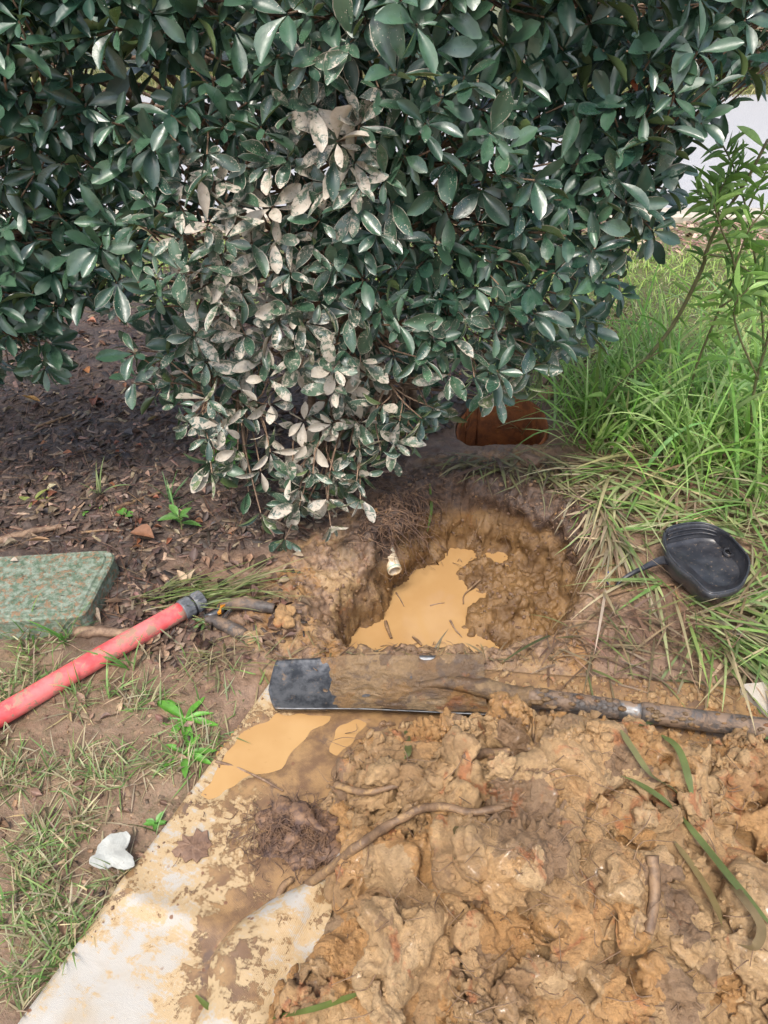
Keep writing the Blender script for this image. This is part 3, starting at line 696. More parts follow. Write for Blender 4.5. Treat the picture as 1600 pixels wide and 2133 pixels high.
while tx.n < 420*12:                        # worn raised grain of the moulded lid
    p = I.min(0)+(I.max(0)-I.min(0))*r_.random(2)
    if p[0] < -1.0 or sdpoly(p[:1], p[1:], I)[0] > -.002: continue
    l, wd, an = r_.uniform(.003, .009), r_.uniform(.0012, .003), r_.normal()*.35
    q = np.array([[-l, -wd, 0], [l, -wd*.6, 0], [l*.8, wd, 0], [-l*.7, wd, 0]]); q2 = q*[.7, .6, 1]+[0, 0, .0016]
    R = rotz(np.array(an)); tx.add(np.vstack([q, q2, q2])@R.T+[p[0], p[1], .0612], np.array([[4, 5, 6, 7], [0, 1, 5, 4], [1, 2, 6, 5], [2, 3, 7, 6], [3, 0, 4, 7]]))
tag(tx.build('lid_grain', M['green'], lid, False), kind='stuff')

# ------------------------------------------------------------------ black broken basin
def GG(pts, zs): return np.array([G(a, b, zz) for (a, b), zz in zip(pts, np.broadcast_to(zs, len(pts)))])
RIM = [(1385, 1112), (1405, 1096), (1460, 1090), (1505, 1106), (1540, 1138), (1559, 1165), (1556, 1195), (1537, 1224), (1492, 1236), (1470, 1230), (1440, 1200), (1412, 1178), (1390, 1148)]
FLR = [(1388, 1134), (1412, 1127), (1460, 1119), (1502, 1127), (1534, 1150), (1549, 1178), (1543, 1204), (1518, 1221), (1484, 1219), (1462, 1204), (1442, 1184), (1414, 1164), (1394, 1147)]
rim = smooth_ring(GG(RIM, .082), 72); flr = smooth_ring(GG(FLR, .046), 72); cf = flr.mean(0)
basin = thing('basin', (cf[0], cf[1], 0), 'broken black plastic basin lying on flattened grass right of the hole', 'basin')
out = rim+norm((rim-cf)*[1, 1, 0])*.004; foot = out*[1, 1, 0]+[0, 0, .02]; foot = cf*[1, 1, 0]+(foot-cf*[1, 1, 0])*.84+[0, .02, 0]
inner = [rim, rim*.85+flr*.15-[0, 0, .004], (rim+flr)/2-[0, 0, .004], flr]
Wm = np.vstack([foot, out-[0, 0, .012], out, rim+[0, 0, .002]]+inner[1:])
mk('wall', Wm, [grid_faces(7, 72, True)], M['black'], basin)
Vs, Fs = tube(np.vstack([rim, rim[:2]])+[0, 0, .002], .0022, 6, False); mk('rim_lip', Vs, Fs, M['black'], basin)
fl_ = [flr-[0, 0, .001], cf+(flr-cf)*.95-[0, 0, .007]]+[cf+(flr-cf)*k-[0, 0, .007+.006*(1-k)] for k in (.85, .65, .4, .15)]
nf = len(fl_); Vf = np.vstack(fl_+[cf[None]-[0, 0, .013]])
mk('floor_dish', Vf, [grid_faces(nf, 72, True), np.array([[(nf-1)*72+i, (nf-1)*72+(i+1) % 72, nf*72] for i in range(72)])], M['black'], basin)
hc = G(1517, 1152, .044); Vs, Fs = rev([(.012, -.002), (.0125, .006), (.0105, .0075), (.0085, .004), (.008, -.012)], hc, (0, -.2, 1), 24, False); mk('drain_collar', Vs, Fs, M['black'], basin)
Vs, Fs = rev([(.0084, .0), (.001, -.002)], hc+[0, 0, .0015], (0, -.2, 1), 20); mk('drain_hole', Vs, Fs, M['rubber'], basin)
for k, (f, zz) in enumerate(((.32, .074), (.62, .064))):     # stacking ridges inside the far wall
    arc = (rim*(1-f)+flr*f)[2:16]+[0, -.003, 0]; Vs, Fs = tube(arc, .002, 6); mk('wall_ridge', Vs, Fs, M['black'], basin)
st = smooth_path([G(1394, 1158, .062), G(1372, 1160, .066), G(1338, 1178, .058), G(1305, 1196, .045), G(1284, 1214, .03), G(1278, 1232, .02)], 24)
st2 = smooth_path([G(1412, 1188, .055), G(1384, 1174, .06), G(1344, 1186, .054), G(1310, 1202, .042), G(1289, 1218, .028), G(1284, 1240, .012)], 24)
Vs = np.vstack([st, (st+st2)/2+[0, 0, -.006], st2]); Vs = np.vstack([Vs, Vs-[0, 0, .0025]])
mk('torn_strip', Vs, [grid_faces(3, 24), grid_faces(3, 24)[:, ::-1]+72], M['black'], basin)
bs = smooth_path([G(1269, 1190, .03), G(1262, 1202, .034), G(1266, 1216, .03), G(1278, 1226, .02)], 12)
Vs = np.vstack([bs, bs+[.006, .002, -.008]]); Vs = np.vstack([Vs, Vs+[0, .0015, .0015]])
sc_ = mk('plastic_scrap', Vs, [grid_faces(2, 12), grid_faces(2, 12)[:, ::-1]+24], M['blue']); tag(sc_, 'small curled scrap of bright blue plastic at the end of the black strip', 'scrap')

# ------------------------------------------------------------------ rusty can sunk in the ground
canl = thing('rusty_can', (*CAN, 0), 'rusty iron cylinder sunk open in the soil under the shrub behind the hole', 'can')
th = np.arange(64)*2*math.pi/64; cr = CANR
prof = [(cr+.006, -.16, 0), (cr+.006, .03, 1), (cr+.003, .036, 1), (cr, .03, 1), (cr-.002, -.02, .4), (cr-.004, -.15, 0)]
V = []
for r, zz, k in prof:
    zz = zz+k*(.034*np.sin(th)+.020*np.cos(th)-.022); V.append(np.c_[CAN[0]+r*np.cos(th)*1.05, CAN[1]+r*np.sin(th), zz])
V = np.vstack(V); V += norm(V-[*CAN, 0])*(.003*fbm(V, .03, 2, 301))[:, None]
mk('can_wall', V, [grid_faces(len(prof), 64, True)], M['rust'], canl)
for an, r in ((2.45, CANR-.0025), (2.05, CANR-.003)):
    p0 = np.array([CAN[0]+r*1.05*math.cos(an), CAN[1]+r*math.sin(an), 0]); Vs, Fs = tube(np.array([p0-[0, 0, .12], p0-[0, 0, .04], p0+[0, 0, .034]]), .0035, 6); mk('seam', Vs, Fs, M['rust'], canl)
pc = np.array([CAN[0]-.103, CAN[1]+.058, -.01]); nrm_ = norm(np.array([CAN[0], CAN[1], -.01])-pc); ta = norm(np.cross(nrm_, [0, 0, 1])); t2 = np.linspace(0, 2*math.pi, 25)
Vs, Fs = tube(np.array([pc+nrm_*.006+.02*(ta*math.cos(a)+np.array([0, 0, 1])*math.sin(a)) for a in t2]), .0022, 6, False); mk('ring', Vs, Fs, M['rust'], canl)

# ------------------------------------------------------------------ white pipe stub in the water
hw_ = hit(823, 1190); pe = hw_+norm(np.array([0, 0, H])-hw_)*.06; pe[2] = max(pe[2], WZ+.014); ps_ = pe+np.array([-.032, .105, .022]); axp = norm(pe-ps_); Lp = np.linalg.norm(pe-ps_)
stub = thing('pipe_stub', ps_, 'short stained white pipe stub sticking out over the muddy water', 'pipe')
Vs, Fs = rev([(.0185, -.05), (.0185, Lp-.001), (.0175, Lp), (.0150, Lp), (.0148, Lp-.05)], ps_, axp, 28, False); mk('tube_wall', Vs, Fs, M['pvc'], stub)
Vs, Fs = rev([(.0188, Lp-.009), (.0188, Lp-.004)], ps_, axp, 28, False); mk('green_band', Vs, Fs, M['pvcin'], stub)

# ------------------------------------------------------------------ muddy hand shears
shears = thing('hand_shears', hit(470, 1295), 'muddy black-handled hand shears with clay-caked grips beside the grey pipe cap', 'shears')
def gp(pts): return np.array([hit(a, b, l, False) for a, b, l in pts])
Vs, Fs = tube(smooth_path(gp([(455, 1272, .012), (480, 1268, .014), (510, 1268, .016), (545, 1272, .014), (572, 1276, .012)]), 24), np.interp(np.arange(24), [0, 6, 16, 23], [.008, .0125, .0145, .011]), 12, bump=.003); mk('grip', Vs, Fs, M['handle'], shears)
Vs, Fs = tube(smooth_path(gp([(432, 1296, .012), (452, 1304, .014), (475, 1314, .015), (497, 1324, .013), (512, 1330, .012)]), 24), np.interp(np.arange(24), [0, 6, 18, 23], [.009, .0135, .015, .012]), 12, bump=.002); mk('grip', Vs, Fs, M['handle'], shears)
t2 = np.linspace(0, 1, 90); A_, B_ = hit(482, 1278, .012), hit(464, 1300, .012); ta = norm(B_-A_); tb = norm(np.cross(ta, [0, 0, 1])); tc = np.cross(ta, tb)
Vs, Fs = tube(np.array([A_+(B_-A_)*t+.0045*(tb*math.cos(t*50)+tc*math.sin(t*50)) for t in t2]), .0009, 5); mk('spring', Vs, Fs, M['steel'], shears)
Vs, Fs = tube(smooth_path(gp([(462, 1275, .01), (452, 1284, .012), (438, 1290, .012), (428, 1288, .008)]), 14), np.linspace(.011, .005, 14), 10, bump=.003); mk('blade', Vs, Fs, M['steel'], shears)
Vo = gp([(452, 1283, .013), (459, 1268, .014), (474, 1264, .016), (474, 1272, .016), (463, 1280, .015), (463, 1287, .013), (456, 1289, .012)]); Vo = np.vstack([Vo, Vo+[0, 0, .006]])
mk('orange_catch', Vo, [np.arange(7)[::-1][None], (np.arange(7)+7)[None], np.array([[i, (i+1) % 7, 7+(i+1) % 7, 7+i] for i in range(7)])], M['orange'], shears, False)
for k, (a, b, r) in enumerate(((522, 1332, .016), (512, 1326, .012), (535, 1330, .011), (590, 1285, .020), (600, 1300, .016), (583, 1300, .014), (604, 1276, .013))):
    Vc = clod(r, 2000+k, I3, 0, .35); Vc = Vc+norm(Vc)*(.15*r*fbm(Vc, r*.45, 2, k))[:, None]
    mk('caked_clay', Vc+hit(a, b, r*.4, False), I3[1], M['mud'], shears)

# ------------------------------------------------------------------ pale scrap, stones
PS = smooth_ring([G(a, b, .02)[:2] for a, b in [(200, 1768), (212, 1748), (238, 1735), (262, 1731), (271, 1737), (268, 1755), (261, 1768), (277, 1783), (279, 1800), (262, 1809), (238, 1805), (214, 1807), (190, 1803), (184, 1790), (196, 1780)]], 60)
ps_o = thing('dead_leaf', (*PS.mean(0), 0), 'pale grey ragged scrap like a bleached leaf beside the white sheet edge', 'leaf')
PS = PS+norm(PS-PS.mean(0))*(.0035*perlin(p3(PS[:, 0], PS[:, 1]), .008, 4))[:, None]
plate('leaf_blade', PS, .016, .0185, M['shard'], ps_o, .0008, 7, .004, .001)
for a, b, r, lab in ((1367, 1083, .017, 'yellowish clay stone lying on flattened grass above the black basin'), (1136, 828, .028, 'grey brown stone beside the rusty can under the shrub'), (1105, 968, .035, 'flat grey lump of soil on the back edge of the hole'), (1155, 1478, .0001, None)):
    if lab:
        Vc = clod(r, int(a), I3, 1., .35); tag(mk('stone', Vc+hit(a, b, r*.35), I3[1], M['stone'] if r < .03 else M['ground']), lab, 'stone')

# ------------------------------------------------------------------ sticks, roots, loose blades
def stick(name, pts, r0, r1, mat, label, cat, lift=.6, n=40, sides=7, bump=.3):
    P = smooth_path(np.array([hit(a, b, max(r0, r1)*lift) for a, b in pts]), n)
    Vs, Fs = tube(P, np.linspace(r0, r1, n), sides, True, bump=bump*max(r0, r1), seed=int(pts[0][0])); return tag(mk(name, Vs, Fs, mat), label, cat)
stick('stick', [(160, 1322), (210, 1321), (270, 1325), (330, 1315)], .013, .011, M['bark'], 'thick dark stick lying behind the red pipe near the green box', 'stick')
stick('root', [(640, 1850), (690, 1815), (745, 1770), (800, 1732), (870, 1695), (920, 1688), (985, 1700), (1050, 1690)], .008, .006, M['root'], 'long knobbly root running across the left side of the clay heap', 'root', 1.2, 60, 9)
stick('root', [(610, 1835), (590, 1852), (570, 1900), (545, 1945), (510, 1960), (502, 2000), (512, 2060)], .006, .003, M['root'], 'crooked brown root lying along the folded flap of the sheet', 'root', 1.0)
stick('twig', [(450, 1588), (490, 1600), (540, 1622), (590, 1650)], .0028, .0016, M['bark'], 'thin dark twig lying across the puddle on the white sheet', 'twig', 1.4)
stick('root', [(1355, 1790), (1362, 1850), (1358, 1900), (1345, 1950)], .009, .008, M['root'], 'stubby clay-coated root standing out of the heap under long grass blades', 'root', 1.1)
stick('twig', [(1080, 1665), (1130, 1620), (1160, 1605), (1180, 1612)], .0022, .0012, M['root'], 'fine branching twig on the upper middle of the clay heap', 'twig', 2.)
stick('root', [(700, 1640), (760, 1655), (830, 1640)], .007, .004, M['root'], 'muddy root poking out of the upper left heap edge', 'root', 1.)
stick('root', [(960, 1580), (1010, 1575), (1060, 1572)], .008, .007, M['root'], 'clay-coated stub lying below the spade socket', 'root', 1.)
stick('twig', [(1000, 1210), (968, 1240), (965, 1260)], .0025, .0015, M['root'], 'pale root hanging down the mud slope into the water', 'root', 1.5)
stick('twig', [(803, 1298), (808, 1315), (815, 1332)], .005, .0035, M['root'], 'stubby forked twig rising at the front rim of the water', 'twig', 1.2)
stick('twig', [(860, 1328), (870, 1336), (878, 1346)], .0035, .003, M['root'], 'short twig stub standing in the middle of the water front rim', 'twig', 1.)
stick('twig', [(825, 1235), (835, 1250), (842, 1264)], .0022, .0012, M['bark'], 'dark sliver floating in the middle of the muddy water', 'twig', .3)
stick('twig', [(825, 1206), (836, 1203), (846, 1190)], .002, .001, M['bark'], 'dark curved sliver floating beside the white pipe stub', 'twig', .3)
stick('twig', [(896, 1262), (912, 1258), (926, 1256)], .002, .0012, M['bark'], 'crinkled brown bit floating on the right of the water', 'twig', .3)
stick('twig', [(938, 1294), (948, 1312), (962, 1328)], .003, .0015, M['bark'], 'dark twig stuck in the mud at the right shore of the water', 'twig', .8)
stick('twig', [(240, 1062), (300, 1040), (335, 1028)], .006, .003, M['dry'] if 'dry' in M else M['root'], 'tan strip of bark lying on the mulch above the weeds', 'twig', .8)
stick('stick', [(0, 1130), (60, 1112), (130, 1098)], .011, .007, M['bark'], 'dark branch half buried in mulch behind the green box', 'stick', .3)
stick('twig', [(80, 890), (110, 880), (150, 866)], .005, .003, M['root'], 'straight tan splinter lying on the dark mulch', 'twig', .9)
stick('twig', [(170, 1112), (220, 1106), (258, 1108)], .004, .003, M['root'], 'pale straw lying just behind the green box', 'twig', .9)
stick('twig', [(1180, 1330), (1230, 1180), (1268, 1060)], .003, .002, M['root'], 'long pale straw lying along the right rim of the hole', 'straw', 2.)
stick('twig', [(1260, 1245), (1330, 1228), (1404, 1222)], .004, .003, M['root'], 'dry brown stalk lying in front of the black basin', 'stalk', 1.5)
stick('twig', [(1405, 1222), (1418, 1290), (1420, 1330)], .003, .002, M['root'], 'dry straw bent downhill below the black basin', 'straw', 1.5)
def ribbon(name, pts, wd, col, label, cat='grass blade', lift=.012, n=36, arch=0.):
    P = smooth_path(np.array([hit(a, b, lift) for a, b in pts]), n); P[:, 2] += arch*np.sin(np.linspace(0, math.pi, n))
    T = norm(np.gradient(P, axis=0)); S = norm(np.cross(T, [0, .25, 1])); t = np.linspace(0, 1, n); wv = wd*np.minimum(1, np.minimum(t*5+.35, (1-t)*3.5+.05))
    V = np.vstack([P-S*wv[:, None], P-[0, 0, .15*wd], P+S*wv[:, None]]); F = grid_faces(3, n)
    col = np.clip(np.array(col)*(1+.25*perlin(V, .05, 9))[:, None], 0, 1)
    return tag(mk(name, V, F, M['grass'], None, True, dict(col=col)), label, cat)
g1, g2 = (.17, .22, .07), (.22, .22, .09)
ribbon('loose_grass', [(1600, 1935), (1520, 1840), (1440, 1740), (1385, 1680), (1325, 1640), (1290, 1625)], .006, g1, 'longest green grass blade slanting down the right of the clay heap')
ribbon('loose_grass', [(1290, 1530), (1310, 1570), (1350, 1630), (1400, 1660), (1440, 1700)], .0055, g2, 'muddy green blade crossing the top right of the clay heap', arch=.01)
ribbon('loose_grass', [(1375, 1540), (1405, 1575), (1425, 1630), (1442, 1690)], .006, g1, 'broad muddy blade beside the crossing blade on the heap', arch=.012)
ribbon('loose_grass', [(1330, 1520), (1360, 1512), (1400, 1517)], .006, (.14, .22, .07), 'short cut green blade lying just under the spade handle')
ribbon('loose_grass', [(410, 2080), (450, 2110), (540, 2126), (640, 2112), (740, 2080), (765, 2073)], .0045, (.18, .24, .06), 'curved green blade lying at the bottom edge over the puddle')
ribbon('loose_grass', [(1400, 1760), (1440, 1830), (1480, 1900), (1500, 1940)], .005, (.26, .2, .08), 'limp yellowish blade hanging down the right heap flank', arch=.015)
ribbon('loose_grass', [(1490, 1810), (1530, 1880), (1570, 1950), (1560, 1990), (1530, 1975)], .006, (.24, .18, .09), 'curled muddy blade at the far right of the heap', arch=.02)
ribbon('loose_grass', [(950, 1730), (955, 1770), (945, 1800)], .007, (.2, .16, .07), 'stub of torn blade standing in the middle of the heap', arch=.01)
ribbon('loose_grass', [(845, 1530), (850, 1570), (842, 1590)], .006, (.2, .22, .08), 'small olive leaf blade below the spade on the heap edge')
ribbon('loose_grass', [(895, 1020), (898, 1070), (890, 1120)], .004, (.16, .28, .06), 'single green blade hanging down the back wall of the hole', lift=.02)

# clump of fibrous black roots on the sheet
rc = hit(620, 1735); rootb = thing('root_clump', rc, 'dark tangled clump of fine roots and peat on the white sheet', 'root clump')
Vc = clod(.055, 77, I4, 0, .7)*[1.35, .9, .42]; Vc = Vc+norm(Vc)*(.022*fbm(Vc, .025, 3, 5))[:, None]; mk('peat', Vc+rc+[0, 0, .006], I4[1], M['fibre'], rootb)
fb = Bag(); r_ = np.random.default_rng(51)
for k in range(620):
    a, b = r_.normal(635, 55), r_.normal(1738, 26); p = rc+np.array([(a-620)/1050, (1735-b)/900, 0]); p[2] = rc[2]+.008+.022*math.exp(-((a-620)/60)**2-((b-1735)/35)**2)
    d_ = norm(np.array([r_.normal(), r_.normal(), r_.normal()*.25])); l = r_.uniform(.012, .04)
    Vs, Fs = tube(smooth_path([p, p+d_*l*.5+r_.normal(size=3)*.006, p+d_*l+r_.normal(size=3)*.008], 7), np.linspace(.0009, .0004, 7), 3, False); fb.add(Vs, Fs)
tag(fb.build('root_hairs', M['fibre'], rootb), kind='stuff')
# dark fibrous roots hanging from the torn turf at the back of the hole
fb = Bag()
for k in range(420):
    a, b = r_.normal(815, 45), r_.normal(1050, 45)
    if a < 720 or a > 930: continue
    p = hit(a, b, .004); d_ = norm(np.array([r_.normal()*.6+.3, -abs(r_.normal())*.5, -abs(r_.normal())*.9])); l = r_.uniform(.02, .07)
    Vs, Fs = tube(smooth_path([p, p+d_*l*.5+r_.normal(size=3)*.008+[0, -.006, .006], p+d_*l+r_.normal(size=3)*.012+[0, -.004, 0]], 7), np.linspace(.0014, .0005, 7), 4, False); fb.add(Vs, Fs)
tag(fb.build('hanging_roots', M['fibre'], None), kind='stuff')
# loose rootlets over heap, hole walls and rim
fb = Bag()
for k in range(420):
    if k < 200: a, b = r_.uniform(700, 1600), r_.uniform(1530, 2120)
    elif k < 330: a, b = r_.uniform(700, 1230), r_.uniform(1010, 1200)
    else: a, b = r_.uniform(640, 1200), r_.uniform(1340, 1400)
    p = hit(a, b, .003); d_ = norm(np.array([r_.normal(), r_.normal()*.6, r_.normal()*.4+(-.5 if 200 <= k < 330 else .1)])); l = r_.uniform(.015, .06)
    Vs, Fs = tube(smooth_path([p, p+d_*l*.5+r_.normal(size=3)*.006+[0, -.003, .006], p+d_*l+r_.normal(size=3)*.01], 7), np.linspace(.0011, .0005, 7), 4, False); fb.add(Vs, Fs)
tag(fb.build('rootlets', M['root'], None), kind='stuff')

# ------------------------------------------------------------------ the evergreen shrubs
def leaf_template(curl=.18, cup=.12, twist=0., prof=None, nu=7, nv=5):
    prof = prof or [0.06, .36, .72, .96, 1.0, .84, .16]
    V = []; U = []
    for i in range(nu):
        v = i/(nu-1); wv = np.interp(v, np.linspace(0, 1, len(prof)), prof)*.5
        for j in range(nv):
            u = j/(nv-1)*2-1; V.append((u*wv, v, cup*u*u*wv*2*.5-curl*v*v+twist*u*wv*v)); U.append(((u+1)/2, v))
    return np.array(V), grid_faces(nu, nv), np.array(U)
TPL = [leaf_template(c, cu, tw) for c, cu, tw in ((.08, .14, 0), (.2, .2, .15), (.32, .12, -.15), (.0, .22, .1), (.14, .05, -.25), (.26, .3, .25), (-.1, .18, .1), (.45, .2, .3))]
def basis(d, n):
    d = norm(d); n = norm(n-d*(n*d).sum(-1, keepdims=True)); x = np.cross(d, n); return np.stack([x, d, n], -1)
def mudf(px, py):
    m = 0
    for cx, cy, rx, ry, a in [(610, 860, 310, 270, .95), (520, 600, 240, 240, .78), (700, 300, 150, 210, .82), (450, 430, 130, 150, .84), (560, 420, 100, 120, .9), (1000, 790, 260, 190, .5),
                              (690, 1050, 150, 110, .85), (1290, 420, 170, 260, .26), (720, 80, 110, 140, .42), (1000, 430, 220, 320, .28)]:
        m = np.maximum(m, a*np.exp(-((px-cx)/rx)**2-((py-cy)/ry)**2))
    return m
def shrub(name, label, base, POLY, Yf, spec, nstems, seed, leaf_len, n_ind, bounds, extra=0):
    rg = np.random.default_rng(seed); POLY = np.array(POLY, float); tips = []; depth = []
    for cnt, d0, d1, sep in spec:
        got = []; tries = 0
        while len(got) < cnt and tries < cnt*40:
            tries += 1; px, py = rg.uniform(*bounds[0]), rg.uniform(*bounds[1])
            if sdpoly(np.array([px]), np.array([py]), POLY)[0] > -8: continue
            dy = rg.uniform(d0, d1); Yd = 1.5
            for _ in range(3): q = GY(px, py, Yd); Yd = Yf(q)+dy
            q = GY(px, py, Yd)
            if q[2] < .04 or (d0 < .2 and float(perlin(q[None], .2, 411)[0]) < -.2-.25*rg.random()): continue
            if got and np.min(((np.array(got)-q)**2).sum(1)) < sep*sep: continue
            got.append(q)
        tips += got; depth += [(d0+d1)/2]*len(got)
    for _ in range(extra):
        tips.append(np.array([rg.uniform(base[0]-1.1, base[0]+.6), rg.uniform(1.6, 2.5), rg.uniform(1.12, 1.5)])); depth.append(.3)
    tips = np.array(tips); depth = np.array(depth)
    root = thing(name, (*base, 0), label, 'shrub')
    # woody frame: stems, side branches, twigs
    nodes = []; dirs = []
    for k in range(nstems):
        a = rg.uniform(0, 6.28); p0 = np.array([base[0]+.16*math.cos(a)*rg.random()*1.6, base[1]+.10*math.sin(a), -.02]); q = tips[rg.integers(len(tips))]
        e = np.array([base[0]+(q[0]-base[0])*.85, base[1]+(q[1]-base[1])*.5, max(.45, q[2]*.9)])
        P = smooth_path([p0, p0*.55+e*.45+[0, 0, .12]+rg.normal(size=3)*.05, e+rg.normal(size=3)*.04], 14)
        Vs, Fs = tube(P, np.linspace(.016, .006, 14)*rg.uniform(.7, 1.2), 7, True, bump=.003, seed=k); mk('stem', Vs, Fs, M['bark'], root); nodes += list(P[3:])
    tw = Bag(); sec = []
    for k in range(nstems*7):
        p0 = nodes[rg.integers(len(nodes))]; q = tips[rg.integers(len(tips))]
        if np.linalg.norm(q-p0) > .8: q = p0+(q-p0)*.5
        e = p0+(q-p0)*.75; P = smooth_path([p0, (p0+e)/2+rg.normal(size=3)*.03+[0, 0, .03], e], 10)
        Vs, Fs = tube(P, np.linspace(.006, .003, 10), 5, False); tw.add(Vs, Fs); sec += list(P[2:])
    sec = np.array(sec+nodes); A = []
    for i, q in enumerate(tips):
        dd = sec-q; c = np.linalg.norm(dd, axis=1); c = c+.25*np.maximum(0, -(sec[:, 1]-q[1])); j = int(np.argmin(np.where(c < .06, 9, c))); p0 = sec[j]
        dn = math.sin(min(1, max(0, (q[2]-.25)/.35))*math.pi/2)
        ax = norm(np.array([rg.normal()*.5, -.55+rg.normal()*.3, -.35+.95*dn+rg.normal()*.25])+norm(q-p0)*.55); A.append(ax)
        P = smooth_path([p0, p0*.35+q*.65-ax*.03+rg.normal(size=3)*.012, q], 7); Vs, Fs = tube(P, np.linspace(.0032, .0017, 7), 4, False); tw.add(Vs, Fs)
    tag(tw.build('twigs', M['bark'], root), kind='stuff')
    A = np.array(A)
    # whorls of leaves
    pos = []; dr_ = []; nr_ = []; ln = []; mu = []; ti = []; tx_, ty_, _ = proj(tips)
    tm = mudf(tx_, ty_)*np.where(depth < .13, 1, .35)
    for i, (q, a) in enumerate(zip(tips, A)):
        m = int(rg.choice([2, 4, 5, 6, 7, 8], p=[.1, .12, .2, .25, .2, .13])); r = norm(np.cross(a, rg.normal(size=3))); s = np.cross(a, r); ph0 = rg.uniform(0, 6.28); sz = leaf_len*rg.uniform(.75, 1.15)*(.86+.18*min(1, max(0, q[2]/1.0))); young = rg.uniform(0, .75)
        for k in range(m):
            low = k >= 5; ph = ph0+k*2.399; th = rg.uniform(.65, 1.35) if not low else rg.uniform(1.2, 1.85)
            d_ = a*math.cos(th)+(r*math.cos(ph)+s*math.sin(ph))*math.sin(th); d_ = norm(d_+[0, 0, -.12*rg.random()])
            n_ = a*.9+np.array([0, 0, .45])+rg.normal(size=3)*.38
            pos.append(q-a*(.012*low+.004*rg.random())+d_*.006); dr_.append(d_); nr_.append(n_); ln.append(sz*rg.uniform(.55, 1.2))
            mu.append(max(0, tm[i]*rg.uniform(.55, 1.25)+(rg.normal()*.07 if tm[i] > .05 else 0)-(.1 if low else 0))); ti.append(min(1, max(0, young+rg.normal()*.15)))
    pos, dr_, nr_, ln, mu, ti = map(np.array, (pos, dr_, nr_, ln, mu, ti)); mu = np.minimum(mu, 1)
    R = basis(dr_, nr_); S = np.stack([ln*rg.uniform(.31, .47, len(ln)), ln, ln], 1); var = rg.integers(0, len(TPL), len(ln))
    ctr = pos+dr_*(ln*.5)[:, None]
    okc = (ctr[:, 2] > .015) | (ctr[:, 1] < 1.45); pos, R, S, var, ctr, ln, mu, ti = (v[okc] for v in (pos, R, S, var, ctr, ln, mu, ti))
    cx, cy, cd = proj(ctr)
    for ox, oy in ((1325, 175), (655, 497), (1370, 307)) if n_ind > 200 else ():
        ti[np.argmin((cx-ox)**2+(cy-oy)**2+((cd-1.6)*60)**2)] = 2.
    # the leaves that show largest become single parts
    view = norm(np.array([0, 0, H])-ctr); area = S[:, 0]*S[:, 1]*np.abs((R[:, :, 2]*view).sum(1))/cd**2
    cell = {}; vis = np.zeros(len(ctr), bool)
    for i in np.argsort(cd):
        if not (10 < cx[i] < 1590 and 10 < cy[i] < 1200): continue
        key = (int(cx[i]//22), int(cy[i]//22))
        if key not in cell: cell[key] = i; vis[i] = True
    ind = set(np.argsort(-area*vis)[:min(n_ind, vis.sum())].tolist())
    tmesh = []
    for T, F, U in TPL:
        me = mesh_data('leaf', T, F, True, None, U); me.materials.append(M['leaf']); tmesh.append(me)
    for i in sorted(ind):
        o = link(bpy.data.objects.new('leaf', tmesh[var[i]]), root)
        m4 = np.eye(4); m4[:3, :3] = R[i]*S[i][None, :]; m4[:3, 3] = pos[i]-ORG[root.name]; o.matrix_basis = Matrix(m4.tolist())
        o['mud'] = float(mu[i]); o['tint'] = float(ti[i])
    b = Bag(); rest = np.ones(len(ctr), bool); rest[list(ind)] = False
    for k, (T, F, U) in enumerate(TPL):
        w_ = np.where(rest & (var == k))[0]; n = len(T)
        b.add(stamp(T, R[w_], S[w_], pos[w_]), stampf(F, n, len(w_)), dict(mud=np.repeat(mu[w_], n), tint=np.repeat(ti[w_], n)), np.tile(U, (len(w_), 1)))
    tag(b.build('foliage', M['leaf'], root), kind='stuff')
    return root
def lump_xz(q): return float(perlin(np.array([[q[0], 0, q[2]]]), .28, 401)[0])
MAINP = [(-250, -300), (1800, -300), (1720, 60), (1600, 160), (1480, 270), (1410, 350), (1395, 470), (1320, 580), (1265, 670), (1180, 740), (1120, 800), (1030, 845), (900, 880), (845, 950), (780, 990), (745, 1095),
         (620, 1165), (500, 1120), (440, 1000), (385, 945), (350, 850), (255, 800), (262, 735), (320, 690), (280, 650), (190, 640), (120, 600), (60, 520), (-250, 500)]
shrub('shrub', 'large evergreen shrub with glossy dark leaves splashed with dried pale mud', (-.05, 2.15), MAINP,
      lambda q: 1.50-.12*max(0, .3-q[2])/.3+.11*lump_xz(q)*min(1, max(.3, q[2]*2))+.55*max(0, q[0]-.25)**1.4+.12*max(0, -.45-q[0]),
      [(760, 0, .09, .040), (480, .09, .25, .042), (260, .25, .8, .06)], 16, 5, .065, 300, ((-200, 1790), (-250, 1170)), 60)
LEFTP = [(-300, 330), (40, 370), (170, 420), (255, 520), (225, 610), (130, 640), (120, 720), (105, 775), (50, 800), (-300, 810)]
shrub('shrub', 'smaller clean dark green shrub at the left edge above the mulch', (-1.45, 2.1), LEFTP,
      lambda q: 1.58+.08*lump_xz(q), [(150, 0, .07, .045), (100, .07, .3, .05)], 5, 6, .066, 90, ((-280, 250), (330, 805)))

